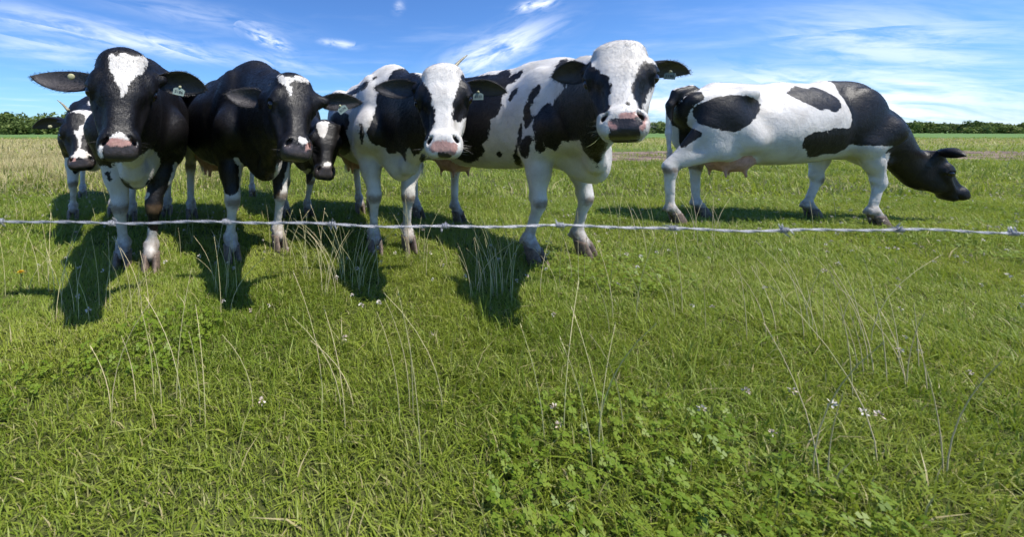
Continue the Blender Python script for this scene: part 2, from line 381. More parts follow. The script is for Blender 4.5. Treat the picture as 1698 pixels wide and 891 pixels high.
class Prim:
    def __init__(self, kind, grp, k, neg=False, **a): self.kind, self.grp, self.k, self.neg, self.a = kind, grp, k, neg, a
    def box(s):
        a = s.a
        if s.kind == 'cone':
            r = max(a['ra'], a['rb']); lo = np.minimum(a['a'], a['b']) - r; hi = np.maximum(a['a'], a['b']) + r
        else:
            r = max(a['r']) if s.kind == 'ell' else float(np.linalg.norm(a['r'])) + a['rd']; lo = a['c'] - r; hi = a['c'] + r
        return lo - s.k - .02, hi + s.k + .02
    def dist(s, X, Y, Z):
        a = s.a
        if s.kind == 'cone':
            A, B = a['a'], a['b']; ba = B - A; px, py, pz = X - A[0], Y - A[1], Z - A[2]
            t = np.clip((px * ba[0] + py * ba[1] + pz * ba[2]) / max(ba.dot(ba), 1e-9), 0, 1)
            dx, dy, dz = px - t * ba[0], py - t * ba[1], pz - t * ba[2]
            f = 1.0
            if 'lat' in a:
                l, sc = a['lat'], a['s']; c = dx * l[0] + dy * l[1] + dz * l[2]; m = c * (1 / sc - 1)
                dx, dy, dz = dx + m * l[0], dy + m * l[1], dz + m * l[2]; f = min(1, (1 + sc) / 2)
            return (np.sqrt(dx * dx + dy * dy + dz * dz) - (a['ra'] + t * (a['rb'] - a['ra']))) * f
        c, r, M = a['c'], a['r'], a['M']; px, py, pz = X - c[0], Y - c[1], Z - c[2]
        if s.kind == 'box':
            q = [np.abs(M[i][0] * px + M[i][1] * py + M[i][2] * pz) - r[i] for i in range(3)]
            return np.sqrt(sum(np.maximum(e, 0) ** 2 for e in q)) + np.minimum(np.maximum(np.maximum(q[0], q[1]), q[2]), 0) - a['rd']
        q = [(M[i][0] * px + M[i][1] * py + M[i][2] * pz) / r[i] for i in range(3)]
        k0 = np.sqrt(q[0] ** 2 + q[1] ** 2 + q[2] ** 2); k1 = np.sqrt((q[0] / r[0]) ** 2 + (q[1] / r[1]) ** 2 + (q[2] / r[2]) ** 2)
        return k0 * (k0 - 1) / np.maximum(k1, 1e-6)

def field(prims, xs, ys, zs):
    D = np.full((len(xs), len(ys), len(zs)), 1.0, np.float32)
    for p in prims:
        lo, hi = p.box(); sl = []
        for ax, l, h in zip((xs, ys, zs), lo, hi): sl.append(slice(np.searchsorted(ax, l), np.searchsorted(ax, h)))
        if any(q.stop - q.start < 1 for q in sl): continue
        sl = tuple(sl)
        d = p.dist(xs[sl[0]][:, None, None], ys[sl[1]][None, :, None], zs[sl[2]][None, None, :]).astype(np.float32)
        cur = D[sl]; k = p.k
        if p.neg:
            h = np.maximum(k - np.abs(cur + d), 0) / k; D[sl] = np.maximum(cur, -d) + h * h * k * .25
        else:
            h = np.maximum(k - np.abs(cur - d), 0) / k; D[sl] = np.minimum(cur, d) - h * h * k * .25
    return D

def nets(D, xs, ys, zs):
    ins = D < 0; nx, ny, nz = D.shape; s = np.zeros((nx - 1, ny - 1, nz - 1), np.int8)
    offs = [(i, j, k) for i in (0, 1) for j in (0, 1) for k in (0, 1)]
    for i, j, k in offs: s += ins[i:nx - 1 + i, j:ny - 1 + j, k:nz - 1 + k]
    mask = (s > 0) & (s < 8); ci, cj, ck = np.nonzero(mask)
    vid = np.full(mask.shape, -1, np.int32); vid[mask] = np.arange(len(ci))
    acc = np.zeros((len(ci), 3)); cnt = np.zeros(len(ci)); ax = (xs, ys, zs)
    for o in offs:
        for a in range(3):
            if o[a]: continue
            o2 = list(o); o2[a] = 1
            d0 = D[ci + o[0], cj + o[1], ck + o[2]]; d1 = D[ci + o2[0], cj + o2[1], ck + o2[2]]
            cr = (d0 < 0) != (d1 < 0); t = np.where(cr, d0 / np.where(cr, d0 - d1, 1), 0)
            p0 = np.stack((xs[ci + o[0]], ys[cj + o[1]], zs[ck + o[2]]), 1); p1 = np.stack((xs[ci + o2[0]], ys[cj + o2[1]], zs[ck + o2[2]]), 1)
            acc += np.where(cr[:, None], p0 + t[:, None] * (p1 - p0), 0); cnt += cr
    V = acc / cnt[:, None]; Q = []
    for a in range(3):
        b, c = (a + 1) % 3, (a + 2) % 3
        sl0 = [slice(None)] * 3; sl1 = [slice(None)] * 3; sl0[a] = slice(0, -1); sl1[a] = slice(1, None)
        i0, i1 = ins[tuple(sl0)], ins[tuple(sl1)]; ch = np.argwhere(i0 != i1)
        ok = (ch[:, b] > 0) & (ch[:, c] > 0) & (ch[:, b] < D.shape[b] - 1) & (ch[:, c] < D.shape[c] - 1); ch = ch[ok]
        q = []
        for db, dc in ((-1, -1), (0, -1), (0, 0), (-1, 0)):
            e = ch.copy(); e[:, b] += db; e[:, c] += dc; q.append(vid[e[:, 0], e[:, 1], e[:, 2]])
        q = np.stack(q, 1); flip = ~i0[ch[:, 0], ch[:, 1], ch[:, 2]]
        q[flip] = q[flip][:, ::-1]; Q.append(q)
    return V, np.concatenate(Q)

def relax(V, Q, n=2, lam=.5):
    for _ in range(n):
        S = np.zeros_like(V); C = np.zeros(len(V))
        for a, b in ((0, 1), (1, 2), (2, 3), (3, 0)):
            np.add.at(S, Q[:, a], V[Q[:, b]]); np.add.at(S, Q[:, b], V[Q[:, a]]); np.add.at(C, Q[:, a], 1); np.add.at(C, Q[:, b], 1)
        V = V + lam * (S / C[:, None] - V)
    return V

def axis_pts(lo, hi, flo, fhi, coarse, fine):
    p = [lo]
    while p[-1] < hi: p.append(p[-1] + (fine if flo < p[-1] < fhi else coarse))
    return np.array(p)

def chaikin(P, n=2):
    P = np.asarray(P, float)
    for _ in range(n):
        N = np.roll(P, -1, 0); P = np.stack((.75 * P + .25 * N, .25 * P + .75 * N), 1).reshape(-1, 2)
    return P
def poly_sd(P, pts):                                # + inside, in px
    d = np.full(len(pts), 1e9); inside = np.zeros(len(pts), bool); n = len(P)
    for i in range(n):
        a, b = P[i], P[(i + 1) % n]; e = b - a; w = pts - a
        t = np.clip((w @ e) / max(e @ e, 1e-9), 0, 1); q = w - t[:, None] * e; d = np.minimum(d, (q * q).sum(1))
        if a[1] != b[1]:
            c = ((a[1] <= pts[:, 1]) != (b[1] <= pts[:, 1])) & (pts[:, 0] < (b[0] - a[0]) * (pts[:, 1] - a[1]) / (b[1] - a[1]) + a[0])
            inside ^= c
    d = np.sqrt(d); return np.where(inside, d, -d)
CROPS = {'1': (40, 60, 4.05), '2': (40, 240, 4.05), '3': (290, 90, 4.05), '4': (290, 240, 4.05), '5': (530, 90, 4.05),
         '6': (530, 240, 4.05), '7': (840, 50, 4.05), '8': (840, 230, 4.05), 'g': (0, 150, 5.94), 'f': (1060, 120, 3.43)}
def PG(c, s):                                       # outline given in coordinates of a working crop of the photograph
    o = CROPS[c]; a = np.array([float(x) for x in s.split()]).reshape(-1, 2)
    return np.stack((o[0] + a[:, 0] / o[2], o[1] + a[:, 1] / o[2]), 1)

def ear_mesh(base, tip, face, width, cup=.45, nt=22, ns=15, thick=.018, droop=.0):
    """leaf-shaped cupped ear; face = direction its opening looks"""
    ax = tip - base; L = np.linalg.norm(ax); ax /= L
    n = face - ax * face.dot(ax); n = unit(n); s_ = np.cross(ax, n)
    V, inn = [], []
    T = np.linspace(0, 1, nt); S = np.linspace(-1, 1, ns)
    for side in (0, 1):
        for t in T:
            w = width * (.50 + .50 * math.sin(min(1, t / .46) * 1.5708) if t < .46 else max(0, 1 - ((t - .46) / .54) ** 2.0) ** .72)
            w = max(w, .002); c = cup * w * (1.25 - .75 * t)
            ctr = base + ax * L * t + n * (-.018 * math.sin(math.pi * t)) + v3(0, 0, -droop) * t * t
            for s in S:
                th = thick * (1.5 - .9 * t) * math.sqrt(max(0, 1 - s * s)) * .5
                off = -c * (1 - s * s) * 1.0 + (th if side == 0 else -th * 1.6)
                lip = .10 * w * s ** 4
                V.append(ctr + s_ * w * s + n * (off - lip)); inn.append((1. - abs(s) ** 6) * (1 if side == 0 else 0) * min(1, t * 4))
    q = []; m = nt * ns
    for side in (0, 1):
        o = side * m
        for i in range(nt - 1):
            for j in range(ns - 1):
                f = (o + i * ns + j, o + (i + 1) * ns + j, o + (i + 1) * ns + j + 1, o + i * ns + j + 1)
                q.append(f if side == 1 else f[::-1])
    for i in range(nt - 1):
        q.append((i * ns, (i + 1) * ns, m + (i + 1) * ns, m + i * ns)); e = ns - 1
        q.append((m + i * ns + e, m + (i + 1) * ns + e, (i + 1) * ns + e, i * ns + e))
    for j in range(ns - 1):
        i = nt - 1; q.append((i * ns + j, i * ns + j + 1, m + i * ns + j + 1, m + i * ns + j))
    V = np.array(V); frame = (ax, n, s_, L)
    return V, np.array(q), np.array(inn), frame

def strands(name, roots, dirs, lens, wid, curl, mat, parent, seed=1):
    """thin tapered hair strips"""
    g = np.random.default_rng(seed); n = len(roots); k = 4
    V = np.zeros((n, k * 2, 3)); side = np.cross(dirs, g.normal(size=(n, 3))); side /= np.linalg.norm(side, axis=1)[:, None] + 1e-9
    bend = g.normal(size=(n, 3)) * curl
    for i in range(k):
        t = i / (k - 1); p = roots + dirs * (lens * t)[:, None] + bend * (lens * t * t)[:, None]
        w = (wid * (1 - .85 * t))[:, None]; V[:, 2 * i] = p - side * w; V[:, 2 * i + 1] = p + side * w
    base = (np.arange(n) * k * 2)[:, None]
    q = np.concatenate([base + np.array([2 * i, 2 * i + 1, 2 * i + 3, 2 * i + 2]) for i in range(k - 1)])
    return obj(name, mesh_np(name, V.reshape(-1, 3), [q]), mat, parent, kind='stuff')

def hoof_mesh():
    A = Acc()
    for sgn in (-1, 1):
        rings = []; Z = (0.0, .012, .04, .068, .082); nA = 14
        for z in Z:
            f = 1 - z * 2.6; ring = []
            for a in np.linspace(0, 2 * np.pi, nA, endpoint=False):
                y = math.sin(a); x = math.cos(a)
                yy = .030 + (y * (.068 if y > 0 else .052)) * f - z * .55 + .01
                xx = sgn * (.0275 - z * .03) + x * (.0255 if x * sgn > 0 else .0225) * (1 - .30 * max(0, y)) * (1 - z * .8)
                ring.append((xx, yy, z))
            rings.append(ring)
        V = np.array(rings).reshape(-1, 3); q = []
        for i in range(len(Z) - 1):
            for j in range(nA): q.append((i * nA + j, i * nA + (j + 1) % nA, (i + 1) * nA + (j + 1) % nA, (i + 1) * nA + j))
        c = V[:nA].mean(0); c2 = V[-nA:].mean(0); V = np.concatenate((V, [c, c2])); m = len(V)
        t = [(m - 2, (j + 1) % nA, j) for j in range(nA)] + [(m - 1, (len(Z) - 1) * nA + j, (len(Z) - 1) * nA + (j + 1) % nA) for j in range(nA)]
        A.add(V, q, t)
    return A.mesh('hoof')
HOOF = hoof_mesh()
def ball(name, r, nu=16, nv=10):
    V = [(0, 0, r)]; q = []; t = []
    for i in range(1, nv):
        for j in range(nu):
            a, b = math.pi * i / nv, 2 * math.pi * j / nu; V.append((r * math.sin(a) * math.cos(b), r * math.sin(a) * math.sin(b), r * math.cos(a)))
    V.append((0, 0, -r)); e = len(V) - 1
    for j in range(nu):
        t.append((0, 1 + j, 1 + (j + 1) % nu)); t.append((e, 1 + (nv - 2) * nu + (j + 1) % nu, 1 + (nv - 2) * nu + j))
    for i in range(nv - 2):
        for j in range(nu): q.append((1 + i * nu + j, 1 + (i + 1) * nu + j, 1 + (i + 1) * nu + (j + 1) % nu, 1 + i * nu + (j + 1) % nu))
    return mesh_np(name, V, [np.array(q), np.array(t)])

def tag_mesh(w=.030, h=.028):
    pts = [(-w, -h), (w, -h), (w * 1.02, h * .15), (w * .75, h * .42), (w * .30, h * .55), (w * .24, h), (-w * .24, h), (-w * .30, h * .55), (-w * .75, h * .42), (-w * 1.02, h * .15)]
    n = len(pts); V = [(x, -.0012, z) for x, z in pts] + [(x, .0012, z) for x, z in pts]
    me = bpy.data.meshes.new('ear_tag'); f = [tuple(range(n)), tuple(range(2 * n - 1, n - 1, -1))] + [((i + 1) % n, i, n + i, n + (i + 1) % n) for i in range(n)]
    me.from_pydata(V, [], f); me.update(); return me
def text_mesh(s, size):
    c = bpy.data.curves.new('number', 'FONT'); c.body = s; c.size = size; c.align_x = 'CENTER'; c.align_y = 'CENTER'; c.offset = size * .012
    o = bpy.data.objects.new('number_tmp', c); col.objects.link(o)
    bpy.context.view_layer.update()
    me = bpy.data.meshes.new_from_object(o.evaluated_get(bpy.context.evaluated_depsgraph_get())); bpy.data.objects.remove(o); me.name = 'number'; return me

def make_cow(sp):
    sc = sp.get('scale', 1.0); root = np.array((*sp['front'], 0.)); h = unit(v3(sp['front'][0] - sp['hind'][0], sp['front'][1] - sp['hind'][1], 0))
    BL = np.linalg.norm(np.array(sp['front']) - np.array(sp['hind'])) / (1.40 * sc)     # body stretch
    right = v3(h[1], -h[0], 0); RM = np.stack((right, h, v3(0, 0, 1)))     # rows: local axes in world
    L = lambda w: RM @ (np.asarray(w, float) - root)
    Wd = lambda l: np.asarray(l) @ RM + root
    emp = bpy.data.objects.new(sp.get('name', 'cow'), None); col.objects.link(emp)
    emp.location = root; emp.rotation_euler = (0, 0, math.atan2(-h[0], h[1]))
    emp['label'] = sp['label']; emp['category'] = 'cow'; emp['group'] = 'herd of black and white cows behind the wire'
    emp.empty_display_size = .2
    P = []; I3 = np.eye(3); lw = sp.get('latw', 1.0); mz = sp.get('mz', .94)
    def S(x, y, z): return v3(x * sc * lw, (y * (BL if y < 0 else 1)) * sc, z * sc)
    def cone(grp, a, b, ra, rb, k=.05, neg=False, **kw): P.append(Prim('cone', grp, k, neg, a=np.asarray(a, float), b=np.asarray(b, float), ra=ra, rb=rb, **kw))
    def ell(grp, c, r, k=.06, M=I3, neg=False): P.append(Prim('ell', grp, k, neg, c=np.asarray(c, float), r=(r[0] * (lw if grp == 'body' else 1), r[1], r[2]), M=M))
    fat = sp.get('fat', 1.0)
    # trunk
    ell('body', S(0, -.08, .95), (.235 * sc, .34 * sc, .35 * sc), .08)
    ell('body', S(0, -.48, .93), (.30 * sc * fat, .50 * sc * BL, .365 * sc), .08)
    ell('body', S(0, -.80, .895), (.325 * sc * fat, .46 * sc * BL, .345 * sc), .10)
    ell('body', S(0, -1.12, 1.02), (.235 * sc, .36 * sc * BL, .255 * sc), .08)
    ell('body', S(0, -1.33, 1.06), (.20 * sc, .25 * sc, .21 * sc), .08)
    cone('body', S(0, -.02, 1.235), S(0, -.62, 1.245), .072 * sc, .055 * sc, .10)
    cone('body', S(0, -.62, 1.245), S(0, -1.22, 1.27), .055 * sc, .06 * sc, .10)
    cone('body', S(0, .05, 1.20), S(0, -.22, 1.235), .085 * sc, .085 * sc, .10)
    for s in (-1, 1):
        ell('body', S(s * .215, -1.10, 1.205), (.05 * sc, .08 * sc, .05 * sc), .09)
        cone('body', S(s * .10, -1.50, 1.15), S(s * .19, -1.15, 1.20), .05 * sc, .05 * sc, .09)
        ell('body', S(s * .165, -.04, 1.0), (.085 * sc, .17 * sc, .26 * sc), .06)
        ell('body', S(s * .175, .12, .85), (.095 * sc, .12 * sc, .13 * sc), .06)
    ell('body', S(0, .16, .70), (.115 * sc, .15 * sc, .16 * sc), .08)
    # udder
    if sp.get('udder', True):
        ell('udder', S(0, -1.10, .61), (.17 * sc, .20 * sc, .13 * sc), .05)
        for sx in (-1, 1):
            for yy in (-1.02, -1.20): cone('udder', S(sx * .08, yy, .52), S(sx * .085, yy + .01, .445), .019 * sc, .013 * sc, .03)
    # tail
    tl = [S(0, -1.44, 1.26), S(0, -1.57, 1.235), S(0, -1.635, 1.12), S(0, -1.65, .85), S(.01, -1.645, .62)]
    if 'tail' in sp: tl = [L(p) for p in sp['tail']]
    tr = [.055, .042, .032, .024, .016]
    for i in range(4): cone('tail', tl[i], tl[i + 1], tr[i] * sc, tr[i + 1] * sc, .03)
    # legs
    feet = {}
    for j, w in enumerate(sp['ffeet']):                # front: 0 = cow's right, 1 = left
        s = 1 if j == 0 else -1
        f = L(w); f[2] = 0; g = 'f%d' % j
        el = S(s * .175, -.05, .74); sh = S(s * .185, .10, .88)
        kn = v3(f[0] * .80 + el[0] * .20, f[1] * .8 + el[1] * .2 + .022, .405 * sc) + np.asarray(sp.get('knee', {}).get(j, (0, 0, 0)), float)
        fl = f + v3(0, -.045, .145 * sc); pa = f + v3(0, .004, .092)
        cone('body', sh, el, .115 * sc, .105 * sc, .06)
        mid = el * .55 + kn * .45 + v3(0, .012, 0)
        cone(g, el, mid, .095 * sc, .068 * sc, .05, lat=v3(1, 0, 0), s=.86)
        cone(g, mid, kn + v3(0, 0, .05), .066 * sc, .050 * sc, .05)
        ell(g, kn + v3(0, .010, 0), (.052 * sc, .050 * sc, .066 * sc), .022); ell(g, kn - v3(0, .045, -.02), (.024, .022, .03), .02)
        cone(g, kn - v3(0, 0, .05), fl, .033 * sc, .028 * sc, .03); cone(g, kn - v3(0, .034, .06), fl - v3(0, .026, 0), .015 * sc, .015 * sc, .010)
        ell(g, fl, (.043 * sc, .045 * sc, .038 * sc), .022)
        cone(g, fl, pa, .036 * sc, .043 * sc, .03)
        for e in (-1, 1): ell(g, fl + v3(e * .026, -.045, -.02), (.013, .015, .02), .012)
        feet[g] = f
    for j, w in enumerate(sp['hfeet']):
        s = 1 if j == 0 else -1
        f = L(w); f[2] = 0; g = 'h%d' % j
        st = S(s * .20, -1.10, .80); hp = S(s * .15, -1.27, 1.02)
        hk = v3(f[0] * .85 + s * .17 * sc * .15, f[1] - .06, .50 * sc); fl = f + v3(0, -.05, .15 * sc); pa = f + v3(0, .004, .092)
        ell('body', S(s * .165, -1.28, .90), (.105 * sc, .22 * sc, .30 * sc), .07)
        cone(g, hp, st, .12 * sc, .125 * sc, .07)
        cone(g, st * .6 + hk * .4 + v3(0, -.03, 0.02), hk + v3(0, .02, .06), .105 * sc, .058 * sc, .06, lat=v3(1, 0, 0), s=.72)
        cone(g, S(s * .165, -1.42, .92), hk + v3(0, -.02, .05), .09 * sc, .030 * sc, .05, lat=v3(1, 0, 0), s=.7)
        ell(g, hk + v3(0, -.03, .035), (.036 * sc, .045 * sc, .05 * sc), .03)
        ell(g, hk, (.045 * sc, .058 * sc, .07 * sc), .03)
        cone(g, hk, fl, .037 * sc, .031 * sc, .03); cone(g, hk - v3(0, .045, 0), fl - v3(0, .028, 0), .017 * sc, .015 * sc, .010)
        ell(g, fl, (.044 * sc, .046 * sc, .038 * sc), .022)
        cone(g, fl, pa, .036 * sc, .043 * sc, .03)
        for e in (-1, 1): ell(g, fl + v3(e * .026, -.045, -.02), (.013, .015, .02), .012)
        feet[g] = f
    # head frame
    Pp, Mm = L(sp['poll']), L(sp['muzzle']); ax = unit(Mm - Pp); hs = np.linalg.norm(Mm - Pp) / .438
    n0 = RM @ unit(sp['face']); nn = unit(n0 - ax * n0.dot(ax)); ll = np.cross(nn, ax)      # ll = towards cow's right or left, symmetrical
    tw = sp.get('roll', 0)
    HM = np.stack((ax, ll, nn)); hw = sp.get('hw', 1.0)
    def Hd(u, l, n): return Pp + hs * (ax * u + ll * l * hw + nn * n)
    def hcone(a, b, ra, rb, k=.03, neg=False, **kw): cone('head', Hd(*a), Hd(*b), ra * hs, rb * hs, k * hs, neg, **kw)
    def hell(c, r, k=.03, neg=False, rot=None):
        M = HM if rot is None else np.array(rot) @ HM
        ell('head', Hd(*c), (r[0] * hs, r[1] * hs * hw, r[2] * hs), k * hs, M, neg)
    # neck
    n_up0, n_lo0 = S(0, .02, 1.14), S(0, .12, .86)
    n_up1, n_lo1 = Hd(.07, 0, -.17), Hd(.20, 0, -.22)
    drop = v3(0, 0, sp.get('neckdrop', -.03))
    mu = (n_up0 + n_up1) / 2 + drop; ml = (n_lo0 + n_lo1) / 2 + drop * 1.2
    nl = unit(np.cross(n_up1 - n_up0, v3(0, 0, 1)))
    for a, b, ra, rb in ((n_up0, mu, .16, .12), (mu, n_up1, .12, .095), (n_lo0, ml, .20, .135), (ml, n_lo1, .128, .075),
                         ((n_up0 + n_lo0) / 2, (mu + ml) / 2, .20, .14), ((mu + ml) / 2, (n_up1 + n_lo1) / 2, .14, .10)):
        cone('neck', a, b, ra * sc * sp.get('nk', 1), rb * sc * sp.get('nk', 1), .07, lat=nl, s=.78)
    dw = [S(0, .22, .60), (S(0, .24, .62) + ml) / 2 + v3(0, .0, -.10), ml + v3(0, .0, -.12), n_lo1 + v3(0, 0, -.02)]
    for i in range(3): cone('neck', dw[i], dw[i + 1], (.055, .04, .032, .03)[i] * sc, (.04, .032, .03, .02)[i] * sc, .07)
    # head
    def hbox(c, half, rd, k=.03, tilt=0.):
        ca, sa = math.cos(tilt), math.sin(tilt); M = np.array(((ca, 0, sa), (0, 1, 0), (-sa, 0, ca))) @ HM
        P.append(Prim('box', 'head', k * hs, False, c=Hd(*c), r=(half[0] * hs, half[1] * hs * hw, half[2] * hs), rd=rd * hs, M=M))
    hell((.105, 0, -.110), (.110, .098, .100), .05)
    hell((.060, 0, -.082), (.062, .084, .062), .04)
    hbox((.150, 0, -.062), (.070, .046, .020), .040, .045)                                # flat forehead
    hcone((.19, 0, -.085), (.40, 0, -.062), .072, .046, .04)                             # bridge of the nose
    hbox((.30, 0, -.060), (.11, .022, .030), .026, .03, -.03)
    hcone((.19, 0, -.200), (.405, 0, -.104), .060, .034, .05)
    hbox((.426, 0, -.066), (.022, .040 * mz, .034), .034, .025, -.32)                         # muzzle block, its pad tilted back below
    for s in (-1, 1):
        hell((.168, s * .097, -.066), (.046, .034, .044), .022)
        hell((.150, s * .088, -.048), (.034, .026, .024), .02)
        hell((.23, s * .060, -.160), (.120, .038, .085), .05)
        hcone((.235, s * .092, -.098), (.355, s * .060, -.088), .018, .013, .03)         # cheek bone
        hell((.430, s * .050 * mz, -.058), (.040, .034, .042), .022)
        hell((.418, s * .057 * mz, -.036), (.026, .018, .022), .018)
        arc = [(.204, .100, -.118), (.177, .122, -.098), (.173, .126, -.070), (.192, .118, -.046)]
        for i in range(3): hcone((arc[i][0], s * arc[i][1], arc[i][2]), (arc[i + 1][0], s * arc[i + 1][1], arc[i + 1][2]), .0105, .0105, .009)
        arc = [(.204, .100, -.118), (.226, .107, -.096), (.224, .111, -.070), (.204, .115, -.046)]
        for i in range(3): hcone((arc[i][0], s * arc[i][1], arc[i][2]), (arc[i + 1][0], s * arc[i + 1][1], arc[i + 1][2]), .0075, .0075, .009)
    hell((.450, 0, -.066), (.022, .056 * mz, .030), .022)
    hell((.424, 0, -.110), (.026, .040, .022), .02)
    for j, e in enumerate(sp['ears']):                                                   # root of each ear
        b0, t0 = L(e['base']), L(e['tip']); c0 = Hd(.10, 0, -.12); c0 = c0 + (b0 - c0) * .45
        cone('eare%d' % j, c0, b0 + unit(t0 - b0) * .012 - RM @ unit(e['face']) * .014, .046 * hs, .026, .04)
    nost = []
    for s in (-1, 1):
        ca, sa = math.cos(.60 * s), math.sin(.60 * s)
        hell((.424, s * .056 * mz, -.012), (.022, .0080, .026), .010, True, ((ca, sa, 0), (-sa, ca, 0), (0, 0, 1)))
        nost.append(Hd(.426, s * .055 * mz, -.030))
        hell((.200, s * .131, -.076), (.019, .024, .024), .006, True)
    hell((.455, 0, -.092), (.055, .10, .0065), .008, True)
    # mesh
    lo = np.min([p.box()[0] for p in P], 0); hi = np.max([p.box()[1] for p in P], 0)
    hb = [p.box() for p in P if p.grp == 'head']; flo = np.min([b[0] for b in hb], 0) + .03; fhi = np.max([b[1] for b in hb], 0) - .03
    cs, fs = sp.get('res', (.0185, .0076))
    axs = [axis_pts(lo[i], hi[i], flo[i], fhi[i], cs, fs) for i in range(3)]
    D = field(P, *axs); V, Q = nets(D, *axs); V = relax(V, Q, 2, .45)
    yl = V[:, 1] / (sc * BL); zl = V[:, 2] / sc                                          # ribs and the hollow before the hip
    rib = np.clip((-.22 - yl) / .12, 0, 1) * np.clip((yl + 1.0) / .15, 0, 1) * np.clip((zl - .66) / .10, 0, 1) * np.clip((1.20 - zl) / .12, 0, 1) * np.clip(np.abs(V[:, 0]) / .15 - .6, 0, 1)
    hol = np.exp(-((yl + 1.00) / .085) ** 2 - ((zl - 1.13) / .075) ** 2) * np.clip(np.abs(V[:, 0]) / .12 - .5, 0, 1)
    fos = np.exp(-((yl + .245) / .05) ** 2) * np.clip((zl - .72) / .1, 0, 1) * np.clip((1.22 - zl) / .1, 0, 1) * np.clip(np.abs(V[:, 0]) / .12 - .6, 0, 1)
    V[:, 0] += np.sign(V[:, 0]) * (rib * .0007 * np.sin((yl + .35 * (zl - .9)) * 2 * np.pi / .082) - hol * .016 - fos * .014)
    # which piece each vertex belongs to
    grp = np.full(len(V), 'body', dtype='<U6'); best = np.full(len(V), 1e9)
    for p in P:
        if p.neg: continue
        d = p.dist(V[:, 0], V[:, 1], V[:, 2]); c = d < best; best[c] = d[c]; grp[c] = p.grp
    inner = np.zeros(len(V)); ears = []
    faces = [Q]; nv = len(V); Vs = [V]; Gs = [grp]; Is = [inner]
    for j, e in enumerate(sp['ears']):
        b, t_ = L(e['base']), L(e['tip']); fc = RM @ unit(e['face'])
        ev, eq, ei, fr = ear_mesh(b, t_, fc, e.get('w', .052), e.get('cup', .72))
        ears.append((b, t_, fr)); Vs.append(ev); faces.append(eq + nv); nv += len(ev); Gs.append(np.full(len(ev), 'ear%d' % j, dtype='<U6')); Is.append(ei)
    V = np.concatenate(Vs); grp = np.concatenate(Gs); inner = np.concatenate(Is); Q = np.concatenate(faces)
    # colouring: signed distance to the coat boundary, metres, + = white
    world_v = Wd(V); pix, dep = PIX(world_v)
    coat = np.full(len(V), -.2); pink = np.full(len(V), -.2); skin = np.full(len(V), -.2); dirt = np.zeros(len(V))
    def sel(gs):
        m = np.zeros(len(V), bool)
        for g in gs.split(','):
            if g == 'legs': m |= np.char.startswith(grp, 'f') | np.char.startswith(grp, 'h') & (grp != 'head')
            elif g == 'ears': m |= np.char.startswith(grp, 'ear')
            elif g == 'trunk': m |= (grp == 'body') | (grp == 'neck') | (grp == 'udder')
            elif g == 'all': m[:] = True
            else: m |= grp == g
        return m
    for gs, white in sp['base'].items(): coat[sel(gs)] = .2 if white else -.2
    for ent in sp['coat']:
        kind, gs, poly = ent[:3]; m = sel(gs); P2 = chaikin(poly, 2)
        s = poly_sd(P2, pix[m]) * dep[m] / F
        if kind == 'W': coat[m] = np.maximum(coat[m], s)
        elif kind == 'B': coat[m] = np.minimum(coat[m], -s)
        elif kind == 'P': pink[m] = np.maximum(pink[m], s)
        elif kind == 'N': skin[m] = np.maximum(skin[m], s); coat[m] = np.minimum(coat[m], -s)
    for kind, c, r in sp.get('blobs', ()):              # patches on the sides the photograph does not show
        wob = (vnoise(V[:, 1] * 5 + V[:, 0] * 2, V[:, 2] * 5, 3) - .5) * .16 + (vnoise(V[:, 1] * 14, V[:, 2] * 14 + V[:, 0] * 6, 4) - .5) * .05
        s = 1 - np.sqrt((((V - np.asarray(c) * sc) / (np.asarray(r) * sc)) ** 2).sum(1)); s = s * min(r) * sc + wob
        m = ~(np.char.startswith(grp, 'ear'))
        coat[m] = np.maximum(coat[m], s[m]) if kind == 'W' else np.minimum(coat[m], -s[m])
    for g, z in sp.get('legblack', {}).items():          # black down to a height
        m = grp == g; coat[m] = np.minimum(coat[m], -(V[m, 2] - z))
    ud = grp == 'udder'; pink[ud] = .05
    hm_ = grp == 'head'
    for c in nost:
        dd = np.linalg.norm(V - c, axis=1); skin[hm_] = np.maximum(skin[hm_], (.020 * hs - dd)[hm_]); coat[hm_] = np.minimum(coat[hm_], (dd - .0145 * hs)[hm_]); pink[hm_] = np.minimum(pink[hm_], (dd - .0125 * hs)[hm_])
    for g in ('f0', 'f1'):
        m = grp == g; f = feet[g]
        dirt[m] = np.maximum(dirt[m], 1.05 - np.sqrt(((V[m, 2] - .385 * sc) / .062) ** 2 + np.clip(.06 - (V[m, 1] - f[1]), 0, 1) ** 2 / .0049))
    for g in ('f0', 'f1', 'h0', 'h1'):
        m = grp == g; dirt[m] = np.maximum(dirt[m], .80 - (V[m, 2] - .09) * 2.6)
    for g in ('h0', 'h1'):
        m = grp == g; dirt[m] = np.maximum(dirt[m], .9 - np.abs(V[m, 2] - .50 * sc) / .09)
    m = grp == 'body'; dirt[m] = np.maximum(dirt[m], .45 - (V[m, 2] - .52 * sc) * 4)
    me = mesh_np('cow_body', V, [Q])
    for nme, val in (('coat', coat), ('pink', pink), ('skin', skin), ('dirt', np.clip(dirt, 0, 1)), ('inner', inner)): attr(me, nme, val)
    body = obj('body', me, M_COAT, emp)
    # hooves
    for g, f in feet.items():
        o = obj('hoof', HOOF, M_HOOF, emp); o.location = f + v3(0, -.012, -.004); k = sc * 1.04; o.scale = (k, k, k * 1.28)
    # eyes
    for s in (-1, 1):
        o = obj('eye', ball('eye', .0245 * hs), M_EYE, emp); o.location = Hd(.200, s * .1085, -.076)
